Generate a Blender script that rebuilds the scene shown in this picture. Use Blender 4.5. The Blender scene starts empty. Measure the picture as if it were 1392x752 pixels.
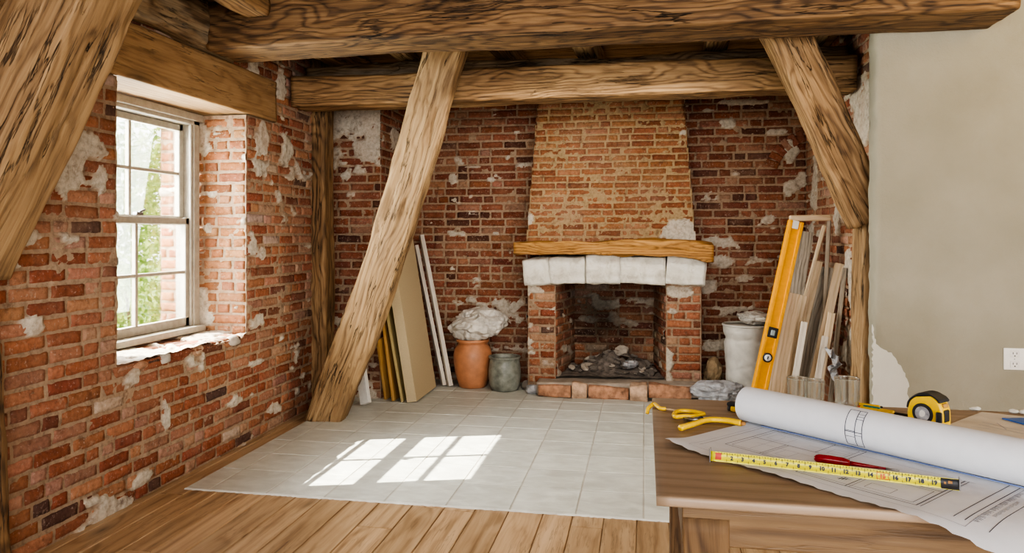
import bpy, bmesh, math, random
import numpy as np
from mathutils import Vector, Matrix

random.seed(7)
RS = np.random.RandomState(11)
sc = bpy.context.scene
COL = sc.collection

# ------------------------------------------------------------------ camera
F, CX, HY, CH = 1000.0, 696.0, 318.0, 1.45
YAW = math.atan(0.18)
CR = Vector((math.cos(YAW), math.sin(YAW), 0)); CF = Vector((-math.sin(YAW), math.cos(YAW), 0))
CP = Vector((0, 0, CH))
cam = bpy.data.cameras.new('camera'); cam.sensor_width = 36; cam.lens = 36 * F / 1392
cam.shift_y = -(376 - HY) / 1392
cam.clip_start = 0.05; cam.clip_end = 200
co = bpy.data.objects.new('camera', cam); COL.objects.link(co)
co.location = CP; co.rotation_euler = (math.pi / 2, 0, YAW)
sc.camera = co

def ray(px, py): return CR * ((px - CX) / F) + CF + Vector((0, 0, 1)) * ((HY - py) / F)
def atY(px, py, Y): d = ray(px, py); return CP + d * (Y / d.y)
def atX(px, py, X): d = ray(px, py); return CP + d * (X / d.x)
def atZ(px, py, Z): d = ray(px, py); return CP + d * ((Z - CH) / d.z)

# ------------------------------------------------------------------ noise
def _h(i, j, k, s):
    n = (i * 374761393 + j * 668265263 + k * 2147483647 + s * 1274126177) & 0xffffffff
    n = ((n ^ (n >> 13)) * 1274126177) & 0xffffffff
    n = ((n ^ (n >> 16)) * 668265263) & 0xffffffff
    return ((n ^ (n >> 15)) & 0xffff) / 32767.5 - 1.0
def vnoise(p, seed=0):
    p = np.asarray(p, float); f = np.floor(p).astype(np.int64); t = p - f
    t = t * t * (3 - 2 * t); r = 0
    for a in (0, 1):
        wx = t[:, 0] if a else 1 - t[:, 0]
        for b in (0, 1):
            wy = t[:, 1] if b else 1 - t[:, 1]
            for c in (0, 1):
                wz = t[:, 2] if c else 1 - t[:, 2]
                r = r + wx * wy * wz * _h(f[:, 0] + a, f[:, 1] + b, f[:, 2] + c, seed)
    return r
def fbm(p, seed=0, o=4):
    p = np.asarray(p, float); r = 0; a = 1.0; s = 0
    for i in range(o):
        r = r + a * vnoise(p, seed + i * 17); s += a; a *= .5; p = p * 2.03 + 5.3
    return r / s * 1.6
def sstep(a, b, x): t = np.clip((x - a) / (b - a), 0, 1); return t * t * (3 - 2 * t)

# ------------------------------------------------------------------ objects
def tag(o, label=None, cat=None, group=None, kind=None):
    if label: o['label'] = label
    if cat: o['category'] = cat
    if group: o['group'] = group
    if kind: o['kind'] = kind
    return o
def empty(name, loc=(0, 0, 0), rz=0):
    o = bpy.data.objects.new(name, None); COL.objects.link(o); o.location = loc; o.rotation_euler = (0, 0, rz)
    o.empty_display_size = .05; return o
def link(name, me, mat=None, parent=None, M=None):
    o = bpy.data.objects.new(name, me); COL.objects.link(o)
    if mat:
        for m in (mat if isinstance(mat, (list, tuple)) else [mat]): me.materials.append(m)
    if parent: o.parent = parent
    if M is not None: o.matrix_local = M
    return o
def mesh(name, v, f, smooth=True):
    me = bpy.data.meshes.new(name); me.from_pydata([tuple(map(float, x)) for x in v], [], [tuple(map(int, x)) for x in f])
    me.update()
    if smooth: me.polygons.foreach_set('use_smooth', [True] * len(me.polygons))
    return me
def setcol(me, name, arr):
    a = me.attributes.new(name, 'FLOAT_COLOR', 'POINT'); a.data.foreach_set('color', np.asarray(arr, np.float32).ravel())
def from_bm(name, bm, smooth=False):
    me = bpy.data.meshes.new(name); bm.normal_update(); bm.to_mesh(me); bm.free()
    if smooth: me.polygons.foreach_set('use_smooth', [True] * len(me.polygons))
    return me
def bbox_bm(bm, c, s, R=None, bev=0.0, seg=2):
    r = bmesh.ops.create_cube(bm, size=1)['verts']
    M = Matrix.Translation(c) @ (R.to_4x4() if R else Matrix()) @ Matrix.Diagonal((*s, 1))
    bmesh.ops.transform(bm, matrix=M, verts=r)
    if bev > 0:
        es = list({e for v in r for e in v.link_edges})
        bmesh.ops.bevel(bm, geom=es, offset=bev, segments=seg, profile=.5, affect='EDGES')
def box(name, c, s, mat, parent=None, bev=0.003, R=None):
    bm = bmesh.new(); bbox_bm(bm, Vector((0, 0, 0)), s, None, bev)
    M = Matrix.Translation(c) @ (R.to_4x4() if R else Matrix())
    return link(name, from_bm(name, bm), mat, parent, M)
def lathe_me(name, prof, n=48, cap=True):
    v = []; f = []
    for (r, z) in prof:
        for i in range(n):
            a = 2 * math.pi * i / n; v.append((r * math.cos(a), r * math.sin(a), z))
    for k in range(len(prof) - 1):
        for i in range(n):
            j = (i + 1) % n; f.append((k * n + i, k * n + j, (k + 1) * n + j, (k + 1) * n + i))
    if cap:
        f.append(tuple(reversed(range(n)))); m = (len(prof) - 1) * n; f.append(tuple(range(m, m + n)))
    return mesh(name, v, f)
def tube_bm(bm, pts, rad, n=10, closed=False):
    pts = [Vector(p) for p in pts]; rings = []; m = len(pts)
    rads = rad if isinstance(rad, (list, tuple)) else [rad] * m
    up = Vector((0, 0, 1)); prev = None
    for i, p in enumerate(pts):
        a = pts[(i - 1) % m] if (closed or i > 0) else p
        b = pts[(i + 1) % m] if (closed or i < m - 1) else p
        t = (b - a).normalized()
        u = t.cross(up)
        if u.length < .05: u = t.cross(Vector((1, 0, 0)))
        if prev is not None and u.dot(prev) < 0: u = -u
        u.normalize(); prev = u; w = u.cross(t)
        rings.append([bm.verts.new(p + (u * math.cos(2 * math.pi * k / n) + w * math.sin(2 * math.pi * k / n)) * rads[i]) for k in range(n)])
    for i in range(m if closed else m - 1):
        A = rings[i]; B = rings[(i + 1) % m]
        for k in range(n): bm.faces.new((A[k], A[(k + 1) % n], B[(k + 1) % n], B[k]))
    if not closed:
        bm.faces.new(rings[0]); bm.faces.new(list(reversed(rings[-1])))
    bmesh.ops.recalc_face_normals(bm, faces=bm.faces)
def smooth_curve(pts, k=6, closed=False):
    P = [Vector(p) for p in pts]; n = len(P); out = []
    for i in range(n if closed else n - 1):
        g = (lambda j: P[j % n]) if closed else (lambda j: P[min(max(j, 0), n - 1)])
        a, b, c, d = g(i - 1), g(i), g(i + 1), g(i + 2)
        for q in range(k):
            t = q / k
            out.append(.5 * ((2 * b) + (c - a) * t + (2 * a - 5 * b + 4 * c - d) * t * t + (3 * b - a - 3 * c + d) * t ** 3))
    if not closed: out.append(P[-1])
    return out

# ------------------------------------------------------------------ node helper
class NT:
    def __init__(s, name):
        s.m = bpy.data.materials.new(name); s.m.use_nodes = True; s.t = s.m.node_tree; s.t.nodes.clear()
        s.out = s.t.nodes.new('ShaderNodeOutputMaterial')
    def n(s, ty, ins=None, **pr):
        nd = s.t.nodes.new('ShaderNode' + ty)
        for k, v in pr.items(): setattr(nd, k, v)
        for k, v in (ins or {}).items(): s.set(nd.inputs[k], v)
        return nd
    def set(s, sock, v):
        if isinstance(v, bpy.types.NodeSocket): s.t.links.new(v, sock)
        elif isinstance(v, bpy.types.Node): s.t.links.new(v.outputs[0], sock)
        else: sock.default_value = v
    def math(s, op, a, b=0.0, c=None, clamp=False):
        i = {0: a, 1: b}
        if c is not None: i[2] = c
        return s.n('Math', i, operation=op, use_clamp=clamp).outputs[0]
    def vec(s, op, a, b): return s.n('VectorMath', {0: a, 1: b}, operation=op).outputs[0]
    def noise(s, v, scale, detail=3, rough=.55, dist=0.0):
        return s.n('TexNoise', {'Vector': v, 'Scale': scale, 'Detail': detail, 'Roughness': rough, 'Distortion': dist}).outputs[0]
    def ramp(s, f, stops, interp='LINEAR'):
        nd = s.n('ValToRGB', {0: f}); cr = nd.color_ramp; cr.interpolation = interp
        while len(cr.elements) < len(stops): cr.elements.new(.5)
        for e, (p, c) in zip(cr.elements, stops):
            e.position = p; e.color = c if len(c) == 4 else (*c, 1)
        return nd.outputs[0]
    def mix(s, f, a, b, mode='MIX'):
        nd = s.n('Mix', data_type='RGBA', blend_type=mode)
        s.set(nd.inputs[0], f); s.set(nd.inputs[6], a if not isinstance(a, tuple) else (*a[:3], 1)); s.set(nd.inputs[7], b if not isinstance(b, tuple) else (*b[:3], 1))
        return nd.outputs[2]
    def mrange(s, v, a, b, c=0.0, d=1.0):
        return s.n('MapRange', {0: v, 1: a, 2: b, 3: c, 4: d}).outputs[0]
    def bsdf(s, col, rough=.7, bump=None, bstr=.3, bdist=.01, **ins):
        d = {'Base Color': col if not isinstance(col, tuple) else (*col[:3], 1), 'Roughness': rough}
        d.update(ins); b = s.n('BsdfPrincipled', d)
        if bump is not None:
            bp = s.n('Bump', {'Strength': bstr, 'Distance': bdist, 'Height': bump}); s.t.links.new(bp.outputs[0], b.inputs['Normal'])
        s.t.links.new(b.outputs[0], s.out.inputs[0]); return b
def objco(t): return t.n('TexCoord').outputs['Object']

def simple(name, col, rough=.5, vary=.12, scale=30, bstr=.15, **ins):
    t = NT(name); p = objco(t); n = t.noise(p, scale, 4)
    c = t.mix(t.mrange(n, .3, .7), tuple(x * (1 - vary) for x in col), tuple(min(1, x * (1 + vary)) for x in col))
    t.bsdf(c, rough, n, bstr, .003, **ins); return t.m

def wood(name, light, mid, dark, ring=55.0, amp=.10, crack=.5, fib=80.0, grey=None, heart=(.09, -.05), rough=.75, bstr=.5, axis='X', cs=1.0, contrast=1.0):
    ds = lambda c: tuple(x * .97 + (sum(c) / 3) * .03 for x in c)
    light, mid, dark = ds(light), ds(mid), ds(dark)
    t = NT(name); p = objco(t)
    if axis == 'Y':
        sp = t.n('SeparateXYZ', {0: p}); p = t.n('CombineXYZ', {0: sp.outputs[1], 1: sp.outputs[0], 2: sp.outputs[2]}).outputs[0]
    rnd = t.n('Attribute', attribute_name='rnd').outputs['Color']; oi = t.n('ObjectInfo').outputs['Random']
    sr = t.n('SeparateColor', {0: rnd})
    ox = t.math('ADD', t.math('MULTIPLY', oi, 23.0), t.math('MULTIPLY', sr.outputs[0], 31.0))
    p = t.vec('ADD', p, t.n('CombineXYZ', {0: ox, 1: t.math('MULTIPLY', sr.outputs[1], .5), 2: t.math('MULTIPLY', sr.outputs[2], .2)}).outputs[0])
    n1 = t.noise(t.vec('MULTIPLY', p, (1.0 * cs, 3.2 * cs, 3.2 * cs)), 1.0, 3)
    kn = t.n('TexVoronoi', {'Vector': t.vec('MULTIPLY', p, (1.1 * cs, 3.4 * cs, 3.4 * cs)), 'Scale': 1.0, 'Randomness': 1.0}).outputs[0]
    knot = t.mrange(kn, .0, .32, 1.0, 0.0)
    s = t.n('SeparateXYZ', {0: p})
    y = t.math('ADD', s.outputs[1], heart[0]); z = t.math('ADD', s.outputs[2], heart[1])
    r = t.math('SQRT', t.math('ADD', t.math('MULTIPLY', y, y), t.math('MULTIPLY', z, z)))
    r = t.math('ADD', r, t.math('MULTIPLY', t.math('SUBTRACT', n1, .5), amp * 2))
    r = t.math('ADD', r, t.math('MULTIPLY', knot, .07 * amp * 10))
    rg = t.math('ADD', t.math('MULTIPLY', t.math('SINE', t.math('MULTIPLY', r, ring * 6.283)), .5), .5)
    rg = t.math('POWER', rg, 2.4)
    fb = t.noise(t.vec('MULTIPLY', t.n('CombineXYZ', {0: s.outputs[0], 1: t.math('ADD', s.outputs[1], t.math('MULTIPLY', n1, .12)), 2: t.math('ADD', s.outputs[2], t.math('MULTIPLY', n1, .10))}).outputs[0], (.75, fib, fib)), 1.0, 5, .65)
    lo = t.noise(t.vec('MULTIPLY', p, (1.3, 5, 5)), 1.3, 3)
    f = t.math('ADD', t.math('MULTIPLY', rg, .40 * contrast), t.math('MULTIPLY', t.math('SUBTRACT', fb, .5), 1.7 * contrast))
    f = t.math('ADD', f, t.math('MULTIPLY', t.math('SUBTRACT', lo, .5), 1.0)); f = t.math('ADD', f, .30, clamp=True)
    c = t.ramp(f, [(0, light), (.45, mid), (1, dark)])
    if axis == 'Y': c = t.mix(1.0, c, t.ramp(sr.outputs[1], [(0, (.80, .78, .75)), (1, (1.14, 1.13, 1.12))]), 'MULTIPLY')
    if grey: c = t.mix(t.mrange(t.noise(t.vec('MULTIPLY', p, (.8, 3, 3)), 2.0, 4), .5, .72, 0, .75), c, grey)
    c = t.mix(t.math('MULTIPLY', t.math('POWER', knot, 3.0), .85), c, tuple(x * .35 for x in dark))
    cr = t.noise(t.vec('MULTIPLY', p, (.9, 13, 13)), 1.0, 5, .6)
    ck = t.mrange(t.math('ABSOLUTE', t.math('SUBTRACT', cr, .5)), 0.0, .015, 1.0, 0.0)
    ck = t.math('MULTIPLY', ck, t.mrange(t.noise(p, 2.0, 2), .42, .58, 0, 1))
    ck = t.math('MULTIPLY', ck, crack)
    c = t.mix(ck, c, tuple(x * .18 for x in dark))
    h = t.math('SUBTRACT', t.math('ADD', t.math('MULTIPLY', fb, .6), t.math('MULTIPLY', rg, -.25)), t.math('MULTIPLY', ck, 1.6))
    t.bsdf(c, rough, h, bstr, .006); return t.m

# ------------------------------------------------------------------ materials
def masonry():
    t = NT('brickwork'); p = t.n('NewGeometry').outputs['Position']
    at = t.n('Attribute', attribute_name='Col'); c0 = at.outputs['Color']; al = at.outputs['Alpha']   # alpha: 1 brick, 0 mortar/plaster
    n = t.noise(p, 38, 5, .65); n2 = t.noise(p, 9, 4); n3 = t.noise(p, 140, 3)
    c = t.mix(1.0, c0, t.ramp(n, [(.25, (.62, .60, .58)), (.55, (1, 1, 1)), (.8, (1.25, 1.22, 1.18))]), 'MULTIPLY')
    sm = t.math('MULTIPLY', t.mrange(t.noise(p, 22, 6, .7, .6), .56, .68), t.mrange(n2, .44, .62))
    c = t.mix(t.math('MULTIPLY', t.math('MULTIPLY', sm, al), .60), c, (.45, .345, .26))
    c = t.mix(t.math('MULTIPLY', t.mrange(t.noise(p, 3.2, 5, .65), .46, .66), .30), c, (.40, .25, .165))
    c = t.mix(t.math('MULTIPLY', t.mrange(t.noise(t.vec('ADD', p, (7, 3, 5)), 13, 5, .7), .56, .70), .55), c, (.10, .05, .032))
    c = t.mix(t.math('MULTIPLY', t.mrange(t.noise(p, 60, 4, .6), .60, .72), t.math('MULTIPLY', al, .40)), c, (.60, .52, .44))
    h = t.math('ADD', t.math('MULTIPLY', n, .7), t.math('MULTIPLY', n3, .35))
    t.bsdf(c, .93, h, .5, .008, **{'Specular IOR Level': .25}); return t.m
BRICK = masonry()
OAK = wood('aged_oak', (.40, .250, .120), (.245, .142, .062), (.060, .030, .012), ring=42, amp=.10, crack=.95, fib=60, bstr=.8)
OAKF = wood('front_oak', (.275, .162, .072), (.150, .082, .034), (.030, .014, .005), ring=38, amp=.15, crack=1, contrast=1.15, fib=55, bstr=.9)
OAKD = wood('dark_oak', (.29, .168, .075), (.165, .090, .037), (.035, .017, .007), ring=36, amp=.13, crack=1, contrast=1.1, fib=60, bstr=.8)
OAKL = wood('pale_oak', (.43, .285, .145), (.30, .188, .090), (.10, .054, .024), ring=36, amp=.10, crack=1, fib=65, bstr=.9, contrast=.8)
OAKP = wood('dressed_oak', (.42, .265, .130), (.32, .190, .087), (.15, .080, .032), ring=26, amp=.10, crack=.7, contrast=.7, fib=70)
OAKG = wood('weathered_oak', (.32, .22, .12), (.18, .112, .056), (.045, .025, .012), ring=36, amp=.12, crack=1, grey=(.40, .34, .25), fib=60, bstr=1.0)
MANT = wood('mantel_oak', (.56, .31, .10), (.42, .21, .060), (.16, .07, .02), ring=40, amp=.08, crack=.8)
FLOORW = wood('floor_oak', (.54, .385, .235), (.43, .29, .165), (.22, .13, .065), ring=13, amp=.12, crack=.4, fib=45, rough=.36, bstr=.12, axis='Y', heart=(.05, .02), cs=1.3, contrast=.8)
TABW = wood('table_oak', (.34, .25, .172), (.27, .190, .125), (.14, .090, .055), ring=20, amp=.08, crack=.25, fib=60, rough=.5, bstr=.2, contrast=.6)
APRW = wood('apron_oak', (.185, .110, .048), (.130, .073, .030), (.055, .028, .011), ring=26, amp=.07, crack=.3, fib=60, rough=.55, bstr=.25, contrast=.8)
PINE = wood('pine', (.72, .58, .41), (.60, .46, .30), (.36, .25, .14), ring=40, amp=.05, crack=.2, contrast=.7)
PINEW = wood('whitewashed_pine', (.72, .66, .57), (.60, .53, .44), (.40, .33, .25), ring=40, amp=.05, crack=.25, contrast=.6)
PINEG = wood('grey_pine', (.42, .36, .29), (.30, .25, .19), (.14, .11, .08), ring=40, amp=.05, crack=.5)
OCHRE = wood('ochre_board', (.50, .30, .10), (.42, .23, .065), (.25, .12, .03), ring=30, amp=.05, crack=.1, contrast=.5)
MDF = simple('mdf_board', (.50, .40, .25), .75, .05, 90, .05)
OLIVE = simple('olive_board', (.40, .31, .14), .75, .08, 60, .05)
WHITE = simple('white_paint', (.70, .68, .63), .55, .06, 40, .08)
TERRA = simple('terracotta', (.50, .225, .115), .42, .16, 12, .12)
GLAZE = simple('grey_glaze', (.23, .24, .205), .35, .4, 14, .3)
PLASTIC = simple('bucket_plastic', (.62, .59, .53), .5, .12, 12, .25)
def film(name, col, rough=.35, vary=.25):
    t = NT(name); p = objco(t); n = t.noise(p, 7, 5, .6, 1.2); v = t.n('TexVoronoi', {'Vector': p, 'Scale': 9.0}, feature='DISTANCE_TO_EDGE').outputs[0]
    c = t.mix(t.mrange(n, .35, .65), tuple(x * (1 - vary) for x in col), tuple(min(1, x * (1 + vary)) for x in col))
    h = t.math('ADD', t.math('MULTIPLY', n, 1.0), t.math('MULTIPLY', t.mrange(v, 0, .2), .5))
    t.bsdf(c, rough, h, .6, .03); return t.m
FILM = film('crumpled_film', (.60, .56, .50))
GREYFILM = film('grey_film', (.40, .40, .41))
TANCLOTH = film('tan_cloth', (.42, .31, .19), .9)
RUBBLE = simple('rubble', (.20, .175, .15), .95, .5, 9, .6)
PALESTONE = simple('pale_rubble', (.44, .39, .33), .95, .35, 9, .6)
ASH = simple('ash', (.17, .145, .125), 1.0, .6, 20, .8)
YEL = simple('yellow_plastic', (.78, .50, .015), .38, .06, 40, .05)
LEVY = simple('level_paint', (.80, .37, .012), .38, .06, 30, .04)
BLK = simple('black_rubber', (.022, .022, .024), .55, .2, 50, .2)
GREYM = simple('grey_metal', (.35, .35, .36), .3, .15, 50, .1, Metallic=.9)
LABELM = simple('tape_label', (.34, .34, .36), .4, .4, 60, .1)
RED = simple('red_plastic', (.24, .010, .018), .25, .2, 60, .05)
BLUE = simple('blue_card', (.02, .10, .36), .4, .1, 30, .05)
TEAL = simple('teal_plastic', (.02, .22, .22), .4, .1, 30, .05)
PAPER = simple('paper', (.60, .615, .65), .85, .03, 25, .05)
PAPER2 = simple('old_paper', (.55, .50, .42), .9, .10, 12, .08)
INK = simple('ink', (.05, .055, .08), .9, .1, 20, 0)
INK2 = simple('faded_ink', (.30, .31, .36), .9, .1, 20, 0)
INKB = simple('blue_ink', (.18, .25, .48), .9, .1, 20, 0)
BLADE = simple('tape_blade', (.56, .50, .02), .35, .10, 60, .03)
REDINK = simple('red_ink', (.50, .07, .05), .6, .1, 20, 0)
FRAMEP = simple('window_paint', (.36, .325, .265), .5, .12, 25, .15)
OUTW = simple('outlet_plastic', (.72, .70, .66), .35, .02, 30, .02)
LIME = None
def limestone():
    t = NT('limestone'); p = objco(t); n = t.noise(p, 9, 6, .65, .4); v = t.noise(p, 45, 4)
    c = t.ramp(n, [(.3, (.50, .46, .385)), (.5, (.72, .685, .60)), (.7, (.82, .80, .74))])
    t.bsdf(c, .9, t.math('ADD', n, t.math('MULTIPLY', v, .4)), .7, .02); return t.m
LIME = limestone()
def plastermat(name, a, b):
    t = NT(name); p = t.n('NewGeometry').outputs['Position']; n = t.noise(p, 1.6, 4); m = t.noise(p, 75, 4, .6); k = t.noise(p, 14, 4)
    c = t.mix(t.mrange(n, .35, .65), a, b)
    t.bsdf(c, .9, t.math('ADD', m, t.math('MULTIPLY', k, .8)), .35, .006); return t.m
PLASTER = plastermat('plaster_wall', (.275, .254, .190), (.325, .303, .238))
PLASTER2 = plastermat('fresh_plaster', (.50, .48, .42), (.58, .56, .505))
def tilemat():
    t = NT('floor_tile'); p = objco(t); c0 = t.n('Attribute', attribute_name='Col').outputs['Color']
    n = t.noise(t.vec('MULTIPLY', p, (5, 9, 5)), 1.4, 5, .6, .5); m = t.noise(p, 60, 3)
    c = t.mix(1.0, c0, t.ramp(n, [(.3, (.80, .79, .77)), (.7, (1.10, 1.10, 1.09))]), 'MULTIPLY')
    t.bsdf(c, t.mrange(n, .3, .7, .34, .55), t.math('ADD', n, t.math('MULTIPLY', m, .15)), .12, .01); return t.m
TILE = tilemat()
def glassmat():
    t = NT('tumbler_glass'); g = t.n('BsdfGlass', {'Color': (.99, 1, 1, 1), 'Roughness': 0.0, 'IOR': 1.5}); tr = t.n('BsdfTransparent', {'Color': (.97, .98, .98, 1)}); mx = t.n('MixShader', {0: .5, 1: g.outputs[0], 2: tr.outputs[0]}); mx.inputs[0].default_value = .30; t.t.links.new(mx.outputs[0], t.out.inputs[0]); return t.m
GLASS = glassmat()
def panemat():
    t = NT('window_glass'); g = t.n('BsdfGlossy', {'Roughness': .02}); tr = t.n('BsdfTransparent', {'Color': (.97, .98, .97, 1)})
    fr = t.n('Fresnel', {'IOR': 1.3}); mx = t.n('MixShader', {0: t.math('MULTIPLY', fr.outputs[0], .6), 1: tr.outputs[0], 2: g.outputs[0]}); t.t.links.new(mx.outputs[0], t.out.inputs[0]); return t.m
PANE = panemat()
def leafmat():
    t = NT('leaf'); n = t.noise(objco(t), 3, 3); c = t.mix(t.mrange(n, .35, .65), (.16, .26, .06), (.50, .55, .18))
    d = t.n('BsdfDiffuse', {'Color': c}); l = t.n('BsdfTranslucent', {'Color': c}); mx = t.n('MixShader', {0: .5, 1: d.outputs[0], 2: l.outputs[0]}); t.t.links.new(mx.outputs[0], t.out.inputs[0]); return t.m
LEAF = leafmat()
GRASS = simple('lawn', (.22, .30, .09), .95, .3, 8, .3)
BARK = simple('bark', (.16, .11, .07), .95, .3, 20, .5)

# ------------------------------------------------------------------ brickwork
PAL_RED = [((.335, .115, .052), 5), ((.39, .150, .070), 5), ((.30, .088, .040), 4), ((.43, .195, .105), 3), ((.215, .075, .042), 2), ((.46, .25, .155), 1.2), ((.12, .060, .045), .5), ((.33, .155, .095), 2), ((.47, .34, .25), .7), ((.42, .235, .155), 1.2)]
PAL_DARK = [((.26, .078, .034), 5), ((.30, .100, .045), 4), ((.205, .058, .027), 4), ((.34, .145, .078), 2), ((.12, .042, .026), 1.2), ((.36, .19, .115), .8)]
PAL_ORANGE = [((.34, .130, .047), 5), ((.37, .150, .058), 5), ((.31, .110, .040), 4), ((.40, .180, .078), 2), ((.26, .088, .034), 1.0)]
MORTAR = np.array((.36, .262, .182)); PLAS = np.array((.54, .485, .40))
def pick(pal, rs):
    w = np.array([x[1] for x in pal]); i = rs.choice(len(pal), p=w / w.sum())
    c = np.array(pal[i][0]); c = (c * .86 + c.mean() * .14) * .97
    return c * (1 + rs.uniform(-.12, .12)) * np.array((1, 1 + rs.uniform(-.06, .06), 1 + rs.uniform(-.08, .08)))

def brick_panel(name, O, U, V, N, W, H, intervals, seed=0, course=.076, L=.225, joint=.011, pal=PAL_RED, plaster=None,
                shade=None, relief=.008, header=.35, parent=None, res=.014, rp=.62, ragged=0.0, mat=None, mortar=MORTAR):
    """intervals(v)-> [(u0,u1),...] of masonry at height v; plaster(u,v)-> mask >0 where plaster; shade(u,v)-> multiplier"""
    rs = np.random.RandomState(seed); O, U, V, N = (np.array(x, float) for x in (O, U, V, N))
    VV = []; FF = []; CC = []; base = 0
    nc = int(math.ceil(H / course)); gv = np.array([0, .10, .36, .64, .90, 1.0])
    for k in range(nc):
        v0 = k * course + joint / 2; v1 = min((k + 1) * course - joint / 2, H)
        if v1 - v0 < .02: continue
        for (a, b) in intervals((v0 + v1) / 2):
            a += rs.uniform(-ragged, ragged); b += rs.uniform(-ragged, ragged)
            u = a; first = True
            while u < b - .015:
                l = L * (.48 if rs.rand() < header else 1.0) * rs.uniform(.94, 1.06)
                if first: l *= [1, .5][k % 2]; first = False
                e = min(u + l, b)
                if b - e < .05: e = b
                u0, u1 = u + joint / 2, e - joint / 2; u = e
                if u1 - u0 < .02: continue
                nx = max(5, int((u1 - u0) / .03) + 3)
                iu = .007 / (u1 - u0); gu = np.concatenate(([0, iu], np.linspace(iu, 1 - iu, nx)[1:-1], [1 - iu, 1]))
                A, B = np.meshgrid(gu, gv, indexing='ij'); nu = len(gu); nv = len(gv)
                ring = (np.arange(nu)[:, None] == 0) | (np.arange(nu)[:, None] == nu - 1) | (np.arange(nv)[None, :] == 0) | (np.arange(nv)[None, :] == nv - 1)
                r1 = (~ring) & ((np.arange(nu)[:, None] == 1) | (np.arange(nu)[:, None] == nu - 2) | (np.arange(nv)[None, :] == 1) | (np.arange(nv)[None, :] == nv - 2))
                h = relief + rs.uniform(-.0035, .0035)
                n = np.full(A.shape, h); n[ring] = -.012; n[r1] = h - .0015
                n += (A - .5) * rs.uniform(-.004, .004) + (B - .5) * rs.uniform(-.003, .003)
                dv = rs.uniform(-.002, .002); sk = rs.uniform(-.004, .004)
                uu = (u0 + A * (u1 - u0)).ravel(); vv = (v0 + dv + B * (v1 - v0) + (A - .5) * sk).ravel(); n = n.ravel()
                q = np.stack([uu * 40, vv * 40, np.full_like(uu, k * 3.7)], 1); r = ring.ravel()
                uu = uu + vnoise(q, seed + 1) * .0032; vv = vv + vnoise(q + 9, seed + 2) * .0032
                n = n + np.where(r, 0, vnoise(q * .9 + 31, seed + 3) * .0022)
                c = pick(pal, rs); s = 1.0
                if shade is not None: s = shade((u0 + u1) / 2, (v0 + v1) / 2)
                VV.append(np.stack([uu, vv, n], 1)); CC.append(np.concatenate([np.tile(c * s, (len(uu), 1)), np.ones((len(uu), 1))], 1))
                idx = base + np.arange(nu * nv).reshape(nu, nv)
                FF.append(np.stack([idx[:-1, :-1].ravel(), idx[1:, :-1].ravel(), idx[1:, 1:].ravel(), idx[:-1, 1:].ravel()], 1)); base += nu * nv
    # mortar / plaster surface
    nu = max(2, int(W / res) + 1); nv = max(2, int(H / res) + 1)
    A, B = np.meshgrid(np.linspace(0, W, nu), np.linspace(0, H, nv), indexing='ij'); a = A.ravel(); b = B.ravel()
    q = np.stack([a, b, np.zeros_like(a) + seed], 1)
    n = .0005 + fbm(q * 30, seed + 5, 3) * .0052 + fbm(q * 5, seed + 6, 2) * .0035
    pm = np.full_like(a, -1.0)
    if plaster is not None: pm = plaster(a, b)
    pm = np.maximum(pm + fbm(q * np.array((7, 10, 1)), seed + 8, 5) * .85 - .04, fbm(q * np.array((4.5, 9, 1)), seed + 14, 4) * 1.0 - rp)
    pk = sstep(0, .16, pm); n = n + pk * (relief + .009 + fbm(q * 14, seed + 9, 2) * .0025)
    col = mortar[None, :] * (1 - pk[:, None]) + PLAS[None, :] * pk[:, None]
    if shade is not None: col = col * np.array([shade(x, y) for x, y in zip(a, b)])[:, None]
    keep = np.zeros((nu - 1, nv - 1), bool); us = np.linspace(0, W, nu); uc = (us[:-1] + us[1:]) / 2; vc = np.linspace(0, H, nv); vc = (vc[:-1] + vc[1:]) / 2
    for j, y in enumerate(vc):
        for (p0, p1) in intervals(y): keep[:, j] |= (uc >= p0 - .002) & (uc <= p1 + .002)
    idx = base + np.arange(nu * nv).reshape(nu, nv)
    F4 = np.stack([idx[:-1, :-1], idx[1:, :-1], idx[1:, 1:], idx[:-1, 1:]], 2)[keep]
    VV.append(np.stack([a, b, n], 1)); CC.append(np.concatenate([col, np.zeros((len(a), 1))], 1)); FF.append(F4.reshape(-1, 4))
    P = np.concatenate(VV); Fa = np.concatenate(FF); C = np.concatenate(CC)
    used = np.zeros(len(P), bool); used[Fa.ravel()] = True; mp = np.cumsum(used) - 1; P = P[used]; C = C[used]; Fa = mp[Fa]
    W3 = O[None] + P[:, :1] * U[None] + P[:, 1:2] * V[None] + P[:, 2:] * N[None]
    if np.dot(np.cross(U, V), N) < 0: Fa = Fa[:, ::-1]
    me = mesh(name, W3, Fa); setcol(me, 'Col', C)
    return link(name, me, mat or BRICK, parent)
def blobs(lst):
    def f(u, v):
        m = np.full(np.shape(u), -1.0)
        for (cu, cv, ru, rv) in lst: m = np.maximum(m, 1 - np.sqrt(((u - cu) / ru) ** 2 + ((v - cv) / rv) ** 2))
        return np.maximum(m - .12, -.75)
    return f

XL = -2.72; YB = 7.05; XR = 1.45; YP = 6.15; ZC = 2.95
Z = (0, 0, 1)
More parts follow.
